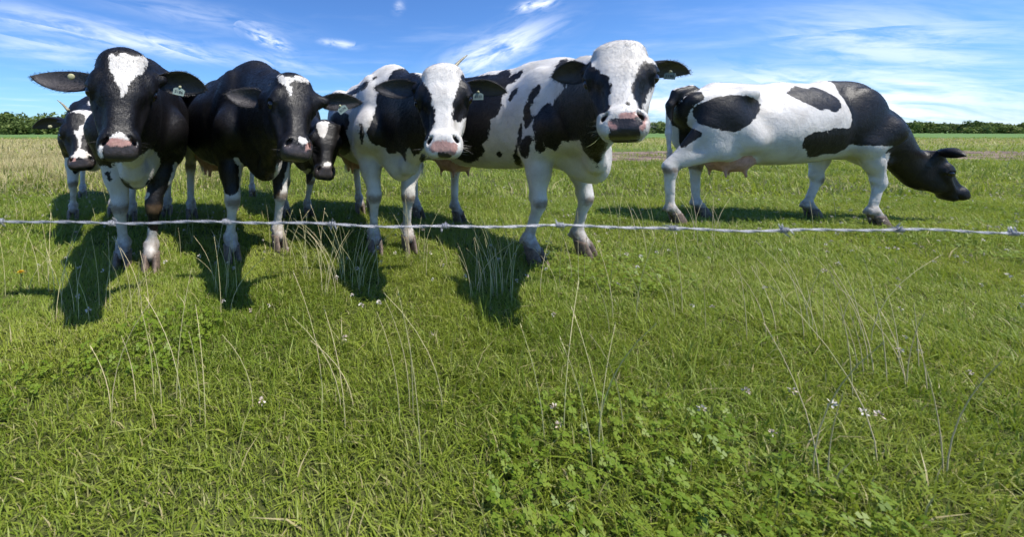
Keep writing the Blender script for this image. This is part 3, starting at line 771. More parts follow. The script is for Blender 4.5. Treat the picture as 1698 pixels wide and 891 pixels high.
    for bb, tt in sp.get('horns', ()):
        b, t_ = L(bb), L(tt); d = t_ - b; perp = v3(0, 0, 1)
        path = [b - d * .25 + (d * 1.25) * q + perp * .006 * math.sin(math.pi * q) for q in np.linspace(0, 1, 9)]
        v, q, tr_ = tube(path, np.linspace(.012, .0025, 9), 10); a = Acc(); a.add(v, q, tr_); obj('horn', a.mesh('horn'), M_HORN, emp)
    for tg in sp.get('tags', ()):
        o = obj('ear_tag', tag_mesh(), M_TAG, emp); s = tg.get('s', 1.0); o.scale = (s, s, s * tg.get('sy', 1.0))
        # plate faces the direction given, its stud end points along 'up'
        yb = -(RM @ unit(tg['face'])); zu = RM @ unit(tg['up']); zu = unit(zu - yb * zu.dot(yb)); xr = np.cross(yb, zu)
        o.matrix_local = Matrix(((*(xr * s), 0), (*(yb * s), 0), (*(zu * s), 0), (0, 0, 0, 1))).transposed()
        o.location = L(tg['at'])
        t2 = obj('number', text_mesh(tg['n'], .022), M_INK, o); t2.rotation_euler = (R(90), 0, 0); t2.location = (0, -.0022, -.009)
        st = obj('stud', ball('stud', .008), M_TAGNECK, o); st.location = (0, -.003, .021); st.scale = (1, .6, 1)
    for bt in sp.get('buttons', ()):
        o = obj('ear_button', ball('ear_button', .013), M_TAGNECK, emp); o.location = L(bt[0]); o.scale = (1, .45, 1)
    # hair: poll tuft and ear fringes
    g = np.random.default_rng(sp.get('seed', 1)); nh = sp.get('tuft', 1800)
    if nh:
        hm = np.nonzero((grp == 'head'))[0]; rel = (V[hm] - Pp) @ HM.T / hs
        c = hm[(rel[:, 0] < .085) & (np.abs(rel[:, 1]) < .10) & (rel[:, 2] > -.15)]
        if len(c):
            pk = g.choice(c, nh); r0 = V[pk]; nrm = np.array([me.vertices[i].normal for i in pk])
            d = nrm * .24 + nn * .25 + ax * .85 + g.normal(size=(nh, 3)) * .25; d /= np.linalg.norm(d, axis=1)[:, None]
            wm = coat[pk] > 0
            for mk, mt, nm in ((~wm, M_HAIR_B, 'poll_hair'), (wm, M_HAIR_W, 'poll_hair')):
                if mk.sum() > 20: strands(nm, r0[mk] - nrm[mk] * .003, d[mk], g.uniform(.006, .014, mk.sum()), np.full(mk.sum(), .0010), .3, mt, emp, 3)
    for j, (b, t_, fr) in enumerate(ears):
        a_, n_, s_, Le = fr; e = np.nonzero(grp == 'ear%d' % j)[0]; k = len(e)
        nh2 = sp.get('fringe', 1600)
        if not nh2: continue
        half = e[:k // 2].reshape(22, 15); edge = np.concatenate((half[2:, 0], half[2:, 14], half[2:, 1], half[2:, 13], half[2:, 0], half[2:, 14], half[-2], half[1:14, 2:13].ravel()))
        pk = g.choice(edge, nh2); r0 = V[pk] + g.normal(size=(nh2, 3)) * .003
        ctr = b + a_ * ((r0 - b) @ a_)[:, None]; out = r0 - ctr; out /= np.linalg.norm(out, axis=1)[:, None] + 1e-9
        d = out * .38 + a_ * .75 + n_ * .30 + g.normal(size=(nh2, 3)) * .18; d /= np.linalg.norm(d, axis=1)[:, None]
        strands('ear_hair', r0, d, g.uniform(.004, .010, nh2), np.full(nh2, .0006), .3, M_HAIR_B, emp, 5)
    # short coat hair, lying along the flow of the coat
    nf = sp.get('fur', 74000)
    if nf:
        nb_ = len(Vs[0]); Qb = Q[:len(faces[0])]; e1 = V[Qb[:, 2]] - V[Qb[:, 0]]; e2 = V[Qb[:, 3]] - V[Qb[:, 1]]; fn = np.cross(e1, e2); ar = np.linalg.norm(fn, axis=1) + 1e-12
        ctr = V[Qb].mean(1); wdir = RM @ v3(0, -1, 0)
        gq = grp[Qb[:, 0]]; isn = (skin[Qb[:, 0]] > 0) | (pink[Qb[:, 0]] > -.004) | (gq == 'udder')
        wgt = ar * np.where(gq == 'head', 2.6, np.where(gq == 'neck', 1.3, 1.0)) * np.where(isn, 0, 1); wgt *= np.where((fn / ar[:, None]) @ wdir > -.35, 1, .15)
        pick = g.choice(len(Qb), nf, p=wgt / wgt.sum()); uv = g.random((nf, 2)); A4 = V[Qb[pick]]
        r0 = (A4[:, 0] * ((1 - uv[:, :1]) * (1 - uv[:, 1:])) + A4[:, 1] * (uv[:, :1] * (1 - uv[:, 1:])) + A4[:, 2] * (uv[:, :1] * uv[:, 1:]) + A4[:, 3] * ((1 - uv[:, :1]) * uv[:, 1:]))
        n_ = fn[pick] / ar[pick][:, None]; gp = gq[pick]; hd_ = gp == 'head'
        flow = np.where(hd_[:, None], ax * 1.0 + v3(0, 0, -.3), v3(0, -.55, -.75)) + np.stack([vnoise(r0[:, 1] * 7 + i * 9, r0[:, 2] * 7 + r0[:, 0] * 5, 20 + i) - .5 for i in range(3)], 1) * 1.1 + g.normal(size=(nf, 3)) * .10
        flow -= n_ * (flow * n_).sum(1)[:, None]; flow /= np.linalg.norm(flow, axis=1)[:, None] + 1e-9
        d_ = flow * .95 + n_ * g.uniform(.08, .28, nf)[:, None]; ln = g.uniform(.6, 1.15, nf) * np.where(hd_, .0115, .0165) * sp.get('furlen', 1.0)
        sd_ = np.cross(d_, n_ + g.normal(size=(nf, 3)) * .18); sd_ /= np.linalg.norm(sd_, axis=1)[:, None] + 1e-9; w_ = np.where(hd_, .0009, .0013)[:, None] * g.uniform(.7, 1.3, nf)[:, None]
        HV = np.stack((r0 - sd_ * w_ - n_ * .0008, r0 + sd_ * w_ - n_ * .0008, r0 + d_ * ln[:, None]), 1).reshape(-1, 3)
        hme = mesh_np('coat_hair', HV, [np.arange(len(HV)).reshape(-1, 3)], False); rv = Qb[pick, 0]
        for nme, val in (('coat', coat), ('pink', pink), ('skin', skin), ('dirt', np.clip(dirt, 0, 1)), ('inner', inner)): attr(hme, nme, np.repeat(val[rv], 3))
        attr(hme, 'tone', np.repeat(g.random(nf), 3)); obj('coat_hair', hme, M_FUR, emp, kind='stuff')
    if sp.get('whisk', 46):
        k = sp.get('whisk', 46); r0 = np.array([Hd(g.uniform(.40, .46), (1 if i % 2 else -1) * g.uniform(.045, .072) * mz, g.uniform(-.085, -.035)) for i in range(k)])
        d = np.array([ll * (1 if i % 2 else -1) * 1.0 + ax * g.uniform(-.1, .7) + nn * g.uniform(-.2, .5) for i in range(k)]); d /= np.linalg.norm(d, axis=1)[:, None]
        strands('whiskers', r0, d, g.uniform(.025, .065, k), np.full(k, .00045), .25, M_HAIR_W if coat[grp == 'head'].mean() > 0 else M_HAIR_B, emp, 21)
    # tail switch
    if sp.get('switch', True):
        n = 500; t0 = tl[-1]; r0 = t0 + g.normal(size=(n, 3)) * (.008, .008, .03) + v3(0, 0, .03); d = np.tile(v3(0, 0, -1), (n, 1)) + g.normal(size=(n, 3)) * .07
        strands('tail_switch', r0, d, g.uniform(.12, .26, n), np.full(n, .002), .08, M_HAIR_W if sp.get('whitetail', True) else M_HAIR_B, emp, 9)
    return emp

CAMP = v3(0, 0, CH)
def toward(p, dx=0., dy=0., dz=0.): return unit(CAMP - np.asarray(p)) + v3(dx, dy, dz)

# ---- A: black cow at the front left, head filling the corner
fa = ((-1.37, 2.32), (-1.95, 3.60))
make_cow(dict(front=fa[0], hind=fa[1], scale=.98, latw=.86, mz=.84, label='black cow with a broad white forehead blaze, nearest on the left',
    ffeet=(G(203, 432), G(250, 436)), hfeet=(v3(-2.16, 3.50, 0), G(277, 351)),
    poll=W(208, 68, 1.50), muzzle=W(198, 239, 1.36), face=toward(W(205, 170, 1.5), .0, 0, .05), hw=.90,
    ears=(dict(base=W(158, 134, 1.58), tip=W(51, 127, 1.60), face=toward(W(100, 130, 1.6), .1, .1, .30), w=.050),
          dict(base=W(262, 134, 1.58), tip=W(343, 149, 1.70), face=toward(W(310, 140, 1.6), .1, .0, -.35), w=.056)),
    tags=(dict(at=W(297, 150, 1.585), face=toward(W(300, 150, 1.6), 0, 0, .1), up=v3(.25, 0, 1), n='5186', s=.72, sy=.9),),
    buttons=((W(118, 127, 1.57),),),
    base={'all': False, 'legs': True, 'tail': False, 'h0': True}, seed=11,
    coat=[('W', 'head', PG('1', '575 120 640 127 700 120 800 130 832 170 820 215 780 255 720 300 690 350 660 425 640 400 645 360 610 310 600 270 570 250 575 180')),
          ('W', 'head', PG('1', '515 720 560 690 600 665 640 638 680 660 730 690 760 720 740 735 640 720 545 720 535 830 505 800 500 750')),
          ('N', 'head', PG('1', '535 700 745 705 775 760 770 830 640 860 540 840 530 780')),
          ('P', 'head', PG('1', '548 705 600 688 690 690 745 712 725 730 640 742 560 730')),
          ('W', 'trunk', PG('2', '610 120 740 100 830 30 870 30 905 70 925 130 890 190 830 235 800 300 740 300 690 240 560 160 560 130')),
          ('B', 'f0', PG('2', '480 60 620 60 615 140 570 155 530 120')), ('B', 'f0', PG('2', '545 180 575 175 595 215 580 255 560 230')),
          ('B', 'f1', PG('2', '700 0 1050 0 1000 150 930 420 920 600 850 575 800 500 760 470 760 400 780 385 840 345 850 330 820 310 800 330 860 210 880 100 800 60')),
          ]))

# ---- G: small cow behind A on the far left
make_cow(dict(front=(-2.62, 3.66), hind=(-3.42, 4.82), scale=.90, label='horned cow with a crooked white blaze, half hidden at the far left',
    ffeet=(G(121, 357), v3(-2.50, 3.75, 0)), hfeet=(v3(-3.55, 4.75, 0), v3(-3.25, 4.88, 0)), res=(.021, .010),
    poll=W(133, 176, 2.72), muzzle=W(134, 266, 2.56), face=toward(W(128, 220, 2.6), -.12, 0, .0),
    ears=(dict(base=W(103, 203, 2.78), tip=W(54, 212, 2.80), face=toward(W(80, 210, 2.8), .0, 0, -.5), w=.050),
          dict(base=W(160, 200, 2.78), tip=W(205, 208, 2.85), face=toward(W(180, 205, 2.8), .0, 0, -.3), w=.050)),
    horns=((W(110, 180, 2.78), W(95, 166, 2.80)),), buttons=((W(83, 210, 2.76),),), tuft=400, fringe=300, seed=12, fur=28000, whisk=16,
    base={'all': False, 'legs': True, 'tail': False},
    coat=[('W', 'head', PG('g', '635 190 700 178 800 192 935 180 940 230 890 320 850 380 812 440 805 520 795 580 775 650 750 672 690 668 720 630 765 590 780 530 760 470 715 400 740 388 772 402 782 355 830 340 845 280 830 228 760 222 700 208 660 232 640 222')),
          ('W', 'head', PG('g', '800 560 900 640 880 665 760 668 790 600')), ('N', 'head', PG('g', '660 670 760 690 920 650 930 770 660 770')),
          ('P', 'head', PG('g', '700 665 755 660 740 695 710 700')),
          ('W', 'trunk', PG('g', '840 130 940 60 1010 60 950 160')), ('W', 'trunk', PG('2', '400 100 620 100 620 220 420 220')),
          ('B', 'f0', PG('2', '310 100 395 100 385 170 340 205 325 180'))]))

# ---- B: almost wholly black cow, second from the left
make_cow(dict(front=(-.73, 2.58), hind=(-1.52, 3.74), scale=1.0, label='glossy black cow with a small white star, shoulder humped above its head',
    ffeet=(G(385, 421), G(463, 403)), hfeet=(G(318, 356), v3(-1.36, 3.95, 0)), neckdrop=-.0,
    poll=W(494, 113, 1.68), muzzle=W(498, 242, 1.50), face=toward(W(490, 190, 1.6), .42, 0, .0), hw=.95,
    ears=(dict(base=W(442, 164, 1.78), tip=W(373, 156, 1.82), face=toward(W(410, 160, 1.8), .15, .0, .15), w=.050),
          dict(base=W(532, 170, 1.70), tip=W(600, 171, 1.86), face=toward(W(570, 170, 1.7), -.1, 0, -.15), w=.044)),
    tags=(dict(at=W(567, 180, 1.72), face=toward(W(566, 178, 1.7), 0, 0, .1), up=v3(-.75, 0, 1), n='5174', s=.72),), seed=13,
    base={'all': False, 'legs': True, 'tail': False},
    coat=[('W', 'head', PG('3', '680 150 700 135 760 140 840 146 912 168 908 188 850 178 790 180 768 200 790 212 782 285 760 265 745 215 710 190')),
          ('W', 'head', PG('3', '818 580 850 548 898 578 905 600 850 605')), ('N', 'head', PG('3', '715 590 830 610 950 600 960 740 700 740')),
          ('P', 'head', PG('3', '880 600 915 590 910 640 880 660')),
          ('W', 'trunk', PG('4', '360 110 420 160 480 200 470 230 520 270 590 270 640 260 660 230 680 150 720 100 745 120 740 180 715 190 690 200 670 270 620 330 560 360 500 310 470 250 440 200 400 180')),
          ('W', 'body,f0', PG('4', '305 150 335 160 362 148 355 190 315 215')),
          ('B', 'f0', PG('4', '230 80 420 80 440 300 400 350 340 330 300 250')), ('B', 'f1', PG('4', '600 60 780 60 740 200 715 335 660 370 610 375 610 320 680 220')),
          ('W', 'trunk', PG('4', '105 60 140 85 240 120 300 150 300 230 100 230'))]))

# ---- D: young cow peering out behind B
make_cow(dict(front=(-.62, 3.68), hind=(-1.25, 4.85), scale=.90, label='young black cow peering from behind the black cow, white star and pale nose tip',
    ffeet=(G(474, 354), G(512, 352)), hfeet=(v3(-1.40, 4.80, 0), v3(-1.12, 4.95, 0)), res=(.021, .010),
    poll=W(545, 194, 2.88), muzzle=W(541, 284, 2.70), face=toward(W(545, 240, 2.8), .25, 0, .0), neckdrop=-.05,
    ears=(dict(base=W(520, 214, 2.98), tip=W(485, 214, 3.02), face=toward(W(500, 210, 3.0), .0, 0, -.2), w=.045),
          dict(base=W(562, 212, 2.94), tip=W(585, 224, 3.10), face=toward(W(575, 210, 2.9), .2, 0, -.2), w=.045)),
    tuft=300, fringe=300, seed=14, fur=28000, whisk=16, base={'all': False, 'legs': True, 'tail': False},
    coat=[('W', 'head', PG('3', '950 452 1038 447 1030 490 1003 572 975 550 950 500')), ('W', 'head', PG('3', '992 735 1040 712 1055 745 1012 757')),
          ('N', 'head', PG('3', '930 750 1095 750 1100 840 930 840')),
          ('B', 'legs', PG('4', '850 150 920 150 935 210 880 285 855 270')), ('W', 'trunk', PG('3', '750 720 800 800 870 830 910 790 915 760 860 790 810 760'))]))

# ---- C: white-faced cow in the middle
make_cow(dict(front=(.215, 2.66), hind=(-.10, 4.02), scale=.99, label='white-faced cow with one crooked horn and a pink nose, in the middle of the row',
    ffeet=(G(622, 409), G(678, 405)), hfeet=(G(597, 346), v3(.10, 4.1, 0)), knee={1: (.03, .02, 0)},
    poll=W(731, 94, 1.78), muzzle=W(734, 235, 1.58), face=toward(W(735, 185, 1.7), -.05, 0, .0), hw=.98,
    ears=(dict(base=W(695, 147, 1.86), tip=W(621, 146, 1.94), face=toward(W(650, 140, 1.9), .1, .0, .05), w=.050),
          dict(base=W(768, 145, 1.86), tip=W(840, 153, 1.96), face=toward(W(800, 140, 1.9), -.1, 0, -.25), w=.048)),
    horns=((W(754, 112, 1.84), W(775, 91, 1.88)),),
    tags=(dict(at=W(793, 158, 1.85), face=toward(W(793, 155, 1.8), 0, 0, .1), up=v3(0, 0, 1), n='6333', s=.80, sy=.9),), seed=15,
    base={'all': True, 'ears': False},
    coat=[('B', 'trunk', PG('5', '380 260 460 250 640 230 720 480 720 600 690 655 630 700 612 640 590 610 580 725 555 680 530 655 480 672 450 650 440 622 370 615 318 560 330 480 370 400 385 310')),
          ('B', 'trunk', PG('5', '450 165 490 108 550 88 640 125 700 160 700 260 480 260')),
          ('B', 'trunk', PG('5', '262 500 282 455 300 520 292 600 278 610')), ('B', 'trunk', PG('5', '150 285 250 220 370 148 400 150 330 195 285 245 200 292')),
          ('B', 'trunk,h0,h1', PG('5', '60 380 205 390 195 500 170 505 208 600 205 665 160 682 60 690')), ('B', 'trunk,f1', PG('5', '668 690 692 655 720 700 690 735')),
          ('B', 'head', PG('5', '560 120 660 140 700 190 745 270 760 340 778 380 770 440 748 500 738 550 705 585 660 600 560 500')),
          ('B', 'head', PG('5', '945 130 1010 170 1050 250 1030 400 930 460 905 440 890 390 900 310 920 240 945 210')),
          ('P', 'head', PG('5', '738 605 780 583 870 583 930 608 925 650 885 680 800 655 745 660')), ('N', 'head', PG('5', '800 640 840 635 870 650 895 685 850 700 790 690'))]))

# ---- E: big white and black cow on the right
make_cow(dict(front=(1.31, 2.46), hind=(.72, 3.66), scale=1.0, fat=1.02, label='large white-faced cow with black eye patches and blotched flank, right of the horned one',
    ffeet=(G(886, 426), G(968, 414)), hfeet=(G(693, 354), G(760, 361)), neckdrop=.0,
    poll=W(1023, 55, 1.55), muzzle=W(1032, 196, 1.34), face=toward(W(1025, 140, 1.5), .02, 0, .0), hw=.95, mz=1.0,
    ears=(dict(base=W(974, 118, 1.66), tip=W(915, 128, 1.80), face=toward(W(930, 120, 1.7), -.1, .7, -.1), w=.056),
          dict(base=W(1074, 117, 1.66), tip=W(1143, 121, 1.74), face=toward(W(1110, 110, 1.7), -.1, 0, -.3), w=.046)),
    tags=(dict(at=W(1111, 124, 1.66), face=toward(W(1110, 120, 1.6), -.5, 0, .1), up=v3(.3, 0, 1), n='5190', s=.70),), seed=16,
    base={'all': True, 'ears': False},
    coat=[('B', 'trunk', PG('7', '400 385 340 440 312 505 285 480 240 520 200 560 165 650 190 690 185 780 210 822 250 822 262 792 240 750 290 803 330 812 362 770 372 738 430 752 490 738 500 780 530 830 570 862 590 891 600 925 618 930 640 870 690 740 760 600 700 200 500 230 420 330')),
          ('B', 'trunk', PG('7', '305 290 340 220 380 188 408 188 402 250 370 285 420 330 400 400')),
          ('B', 'trunk', PG('7', '150 440 180 380 215 353 232 380 210 430 180 460 175 500 155 540 178 570 175 610 130 672 108 620 113 560 120 500')),
          ('B', 'trunk,f0', PG('7', '80 640 105 618 112 660 90 760 70 830 95 860 112 925 85 925 40 870 50 820 75 740')), ('B', 'trunk,f0', PG('7', '95 760 110 720 160 703 182 730 155 800 150 857 100 862 88 820')),
          ('B', 'trunk', PG('7', '-30 330 50 290 105 263 112 290 60 342 -30 385')), ('B', 'trunk', PG('7', '8 470 30 410 88 373 77 410 30 477')),
          ('B', 'trunk', PG('5', '850 100 1000 155 1100 135 1180 140 1250 98 1295 110 1265 190 1250 215 1215 320 1228 350 1175 427 1138 440 1152 490 1120 590 1090 602 1112 640 1100 682 1020 738 970 722 920 702 860 690')),
          ('B', 'trunk', PG('5', '1185 650 1225 645 1232 680 1195 692')),
          ('B', 'head', PG('7', '420 160 545 185 565 220 600 250 630 290 690 300 705 380 690 470 692 530 640 560 600 605 520 560 440 350')),
          ('B', 'head', PG('7', '930 170 945 215 1060 230 1060 330 945 410 928 500 905 548 880 520 870 440 845 425 838 360 870 290 910 230')),
          ('B', 'head', PG('7', '806 482 822 480 826 494 812 498')), ('N', 'head', PG('7', '690 600 760 590 920 580 935 610 880 660 905 690 880 760 690 760 690 660')),
          ('P', 'head', PG('7', '735 560 800 548 870 555 905 585 850 595 760 600')), ('P', 'head', PG('7', '668 590 690 585 705 640 740 650 740 670 680 655')), ('P', 'head', PG('7', '885 655 915 630 925 580 942 580 938 630 900 690'))]))

# ---- F: cow walking out on the right, seen from its hindquarters
make_cow(dict(front=(4.49, 3.46), hind=(3.12, 3.50), scale=.98, label='cow standing side-on at the right with a black rump and white hanging tail',
    ffeet=(v3(4.58, 3.32, 0), v3(4.36, 3.62, 0)), hfeet=(G(1121, 363), v3(3.36, 3.70, 0)), neckdrop=.09, nk=1.0, res=(.019, .011),
    poll=v3(5.30, 3.49, .70), muzzle=v3(5.54, 3.45, .30), face=v3(.9, -.25, .35), hw=.98,
    ears=(dict(base=v3(5.28, 3.39, .66), tip=v3(5.19, 3.21, .64), face=v3(.6, -.6, -.4), w=.05),
          dict(base=v3(5.29, 3.59, .66), tip=v3(5.25, 3.79, .64), face=v3(.6, .3, -.4), w=.05)),
    seed=17, fur=28000, whisk=16, tuft=300, fringe=250,
    base={'all': True, 'ears': False, 'tail': True, 'neck': False, 'head': False},
    coat=[('B', 'trunk,h0,h1', PG('f', '150 240 215 190 280 118 340 103 372 130 368 165 300 190 262 300 330 330 362 345 355 370 300 392 240 445 226 400 226 300 150 310')),
          ('B', 'tail', PG('f', '100 100 500 50 400 330 230 310 205 312 180 290')),
          ('B', 'trunk,h0,h1', PG('f', '295 200 380 160 480 128 640 130 700 180 660 270 560 345 480 335 400 312 320 285'))],
    blobs=(('B', (.1, -.06, 1.10), (.45, .30, .36)), ('B', (0, .40, .95), (.35, .50, .50)), ('B', (.34, -.52, .78), (.22, .22, .16)), ('B', (.3, -.45, 1.16), (.2, .20, .12)), ('W', (0, .12, .58), (.3, .2, .14)))))

# ------------------------------------------------------------------ barbed wire with its two posts (beyond the frame)
def wire_pt(x):
    d = .49; px = HX + F * x / d
    py = 366 + 14 * max(0, px) / 1200 if px > 0 else 366 + px * .004
    py += 2.2 * math.sin(px * .0115) + 1.2 * math.sin(px * .031 + 1)
    return v3(x, d, CH - (py - HY) / F * d)
def build_wire():
    root = bpy.data.objects.new('barbed_wire', None); col.objects.link(root); root.location = (0, .49, .73); off = v3(0, .49, .73)
    root['label'] = 'single strand of twisted barbed wire stretched across in front of the cows'; root['category'] = 'wire'
    xs = np.arange(-1.95, 1.951, .006); c = np.array([wire_pt(x) for x in xs]) - off
    for ph in (0, math.pi):
        a = xs * 2 * math.pi / .062 + ph; p = c + np.stack((0 * a, np.cos(a) * .00085, np.sin(a) * .00085), 1)
        v, q, t = tube(p, .00092, 8); A = Acc(); A.add(v, q, t); obj('strand', A.mesh('strand'), M_WIRE, root)
    bx = [(px - HX) / F * .49 for px in (-370, -185, 0, 187, 375, 550, 738, 928, 1115, 1300, 1490, 1680, 1870)]
    for i, x in enumerate(bx):
        c0 = wire_pt(x) - off; A = Acc(); g = random.Random(i)
        for k in range(2):                          # two wires, each wrapped round and cut to a point at both ends
            a0 = g.uniform(0, 6.28); pts = []; cx = (k - .5) * .0042
            th = np.linspace(0, 2 * math.pi * 1.5, 26)
            for j, t_ in enumerate(th): pts.append(c0 + v3(cx + .0042 * (j / 25 - .5), math.cos(a0 + t_) * .0028, math.sin(a0 + t_) * .0028))
            for e, sgn in ((0, -1), (-1, 1)):
                t_ = th[e]; tang = v3(g.uniform(-.35, .35), -math.sin(a0 + t_), math.cos(a0 + t_)) * sgn; p0 = pts[e]
                ends = [p0 + tang * q for q in (.002, .005, .0085)]
                pts = ends[::-1] + pts if e == 0 else pts + ends
            rad = np.full(len(pts), .00085); rad[0] = rad[-1] = .0003
            v, q, t = tube(pts, rad, 6); A.add(v, q, t)
        obj('barb', A.mesh('barb'), M_WIRE, root)
build_wire()
for sx, lab in ((-1, 'weathered round fence post holding the wire, left of the view'), (1, 'weathered round fence post holding the wire, right of the view')):
    g = random.Random(sx + 5); p = [(sx * 1.97 + .004 * g.uniform(-1, 1), .52, z) for z in np.linspace(-.12, 1.02, 9)]
    v, q, t = tube(p, [.036] * 8 + [.030], 14); A = Acc(); A.add(v - v3(sx * 1.97, .52, 0), q, t)
    o = obj('fence_post', A.mesh('fence_post'), M_POST, label=lab, category='post', group='posts of the wire fence'); o.location = (sx * 1.97, .52, 0)

# ------------------------------------------------------------------ grass
def blade_mat(name, g1, g2, dry, trans=.42):
    t = NT(name); r = t.attr('hue').outputs['Fac']; b0 = t.attr('bl').outputs['Fac']
    dr = t.attr('dry').outputs['Fac']
    c = t.mix(r, rgb(*g1), rgb(*g2)); c = t.mix(t.ramp(b0, .55, 1.0, 0, .55), c, rgb(.34, .37, .10))
    dm = t.math('MULTIPLY', t.ramp(t.math('ADD', dr, t.math('MULTIPLY', t.math('SUBTRACT', b0, .5), 1.1)), .42, .66), .92)
    c = t.mix(dm, c, rgb(*dry))
    d = t.bsdf(Base_Color=c, Roughness=.48); d.inputs['Specular IOR Level'].default_value = .35
    tr = t.n('ShaderNodeBsdfTranslucent'); t.set(tr.inputs['Color'], t.mix(.35, c, rgb(.32, .36, .04))); mx = t.n('ShaderNodeMixShader'); mx.inputs[0].default_value = trans
    t.t.links.new(d.outputs[0], mx.inputs[1]); t.t.links.new(tr.outputs[0], mx.inputs[2]); return t.done(mx.outputs[0])
M_GRASS = blade_mat('grass_blade', (.140, .230, .016), (.315, .375, .050), (.50, .42, .22))

def sward(name, label, d0, d1, ntuft, per, spread, hmin, hmax, wid, seed, clover=0):
    """turf between two distances as one mesh: tufts of bent, twisted blades, lower where grazed"""
    g = np.random.default_rng(seed)
    y = np.sqrt(g.uniform(d0 ** 2, d1 ** 2, ntuft)); x = y * g.uniform(-1.06, 1.88, ntuft)
    tr = (np.abs(y - (12.6 + .03 * x + .3 * np.sin(x * .6))) < 2.0 + .4 * np.sin(x * 3.1)) & (x > 3.4); keep = ~tr | (g.random(ntuft) < .22); x, y = x[keep], y[keep]; n = len(x)
    dry = dryness(x, y); patch = .65 * vnoise(x * 1.6, y * 1.6, 12) + .35 * vnoise(x * 5, y * 5, 13)
    hmul = (.42 + .95 * patch) * np.where(g.random(n) < .045 + .35 * dry, g.uniform(1.5, 2.3, n), 1); hue = np.clip(.15 + .8 * vnoise(x * 2.7, y * 2.7, 14) + g.normal(0, .16, n), 0, 1)
    faz = 6.283 * vnoise(x * .9, y * .9, 15)
    T = np.repeat(np.arange(n), per); m = len(T)
    bx = x[T] + g.normal(0, spread, m); by = y[T] + g.normal(0, spread, m); bz = ground_z(bx, by) - .008
    az = faz[T] + g.normal(0, 1.5, m); d = np.stack((np.cos(az), np.sin(az), 0 * az), 1); s = np.stack((-d[:, 1], d[:, 0], 0 * az), 1)
    h = g.uniform(hmin, hmax, m) * hmul[T]; ln = np.abs(g.normal(0, .75, m)) + .15; tw = g.uniform(-1.2, 1.2, m); w = wid * g.uniform(.55, 1.3, m)
    up = v3(0, 0, 1.); P0 = np.stack((bx, by, bz), 1)
    def at(t): return P0 + up * (h * (t - .36 * np.minimum(ln, 1.6) * t * t))[:, None] + d * (h * ln * t ** 1.7)[:, None]
    s2 = s * np.cos(tw * .6)[:, None] + up * (np.sin(tw * .6) * .6)[:, None]
    V = np.stack((at(0) - s * w[:, None], at(0) + s * w[:, None], at(.55) + s2 * w[:, None] * .85, at(.55) - s2 * w[:, None] * .85, at(1.0)), 1).reshape(-1, 3)
    o = (np.arange(m) * 5)[:, None]; fq = o + np.array([0, 1, 2, 3]); ft = o + np.array([3, 2, 4])
    bl = np.repeat(g.random(m), 5); hu = np.repeat(hue[T], 5); dr = np.repeat(np.clip(dry[T] + (g.random(m) < .06) * .5 + g.normal(0, .08, m), 0, 1), 5)
    if clover:                                       # three-lobed clover leaves low in the turf
        cx = np.sqrt(g.uniform(d0 ** 2, d1 ** 2, clover * 4)); cy = cx; cxx = cy * g.uniform(-1.06, 1.88, clover * 4); k = vnoise(cxx * 1.3, cy * 1.3, 16) > .52; cxx, cy = cxx[k][:clover], cy[k][:clover]; c = len(cy)
        C = np.stack((cxx, cy, ground_z(cxx, cy) + g.uniform(.025, .06, c)), 1); a0 = g.uniform(0, 6.283, c); L = g.uniform(.007, .012, c); tl = g.normal(0, .35, (c, 2)); CV = []; 
        for q in range(3):
            e = np.stack((np.cos(a0 + q * 2.094), np.sin(a0 + q * 2.094), 0 * a0), 1); f = np.stack((-e[:, 1], e[:, 0], 0 * a0), 1)
            for u, v_ in ((0, 0), (.6, .55), (1.1, .0), (.6, -.55)):
                off = e * (L * u)[:, None] + f * (L * v_)[:, None]; off[:, 2] = off[:, 0] * tl[:, 0] + off[:, 1] * tl[:, 1] + .3 * np.abs(L * v_); CV.append(C + off)
        CV = np.stack(CV, 1).reshape(-1, 3); b0 = len(V); V = np.concatenate((V, CV)); cq = b0 + np.arange(len(CV)).reshape(-1, 4); fq = np.concatenate((fq, cq))
        bl = np.concatenate((bl, np.repeat(g.uniform(0, .5, c), 12))); hu = np.concatenate((hu, np.repeat(g.uniform(0, .5, c), 12))); dr = np.concatenate((dr, np.zeros(c * 12)))
    me = mesh_np(name, V, [fq, ft])
    for nm, val in (('bl', bl), ('hue', hu), ('dry', dr)): attr(me, nm, val)
    return obj(name, me, M_GRASS, kind='stuff', label=label, category='grass')
sward('pasture_grass', 'short green pasture grass and clover under the cows', .55, 2.5, 18000, 11, .022, .028, .068, .00185, 31, 5000)
sward('pasture_grass', 'short green pasture grass around the hind feet of the cows', 2.5, 4.8, 18500, 10, .032, .036, .082, .0027, 32, 5000)
sward('field_grass', 'green and straw coloured grass of the field behind the cows', 4.8, 13.5, 15500, 8, .08, .07, .15, .0062, 33)
sward('far_grass', 'yellowing grass of the field farther back', 13.5, 48, 7500, 6, .30, .10, .22, .019, 34)

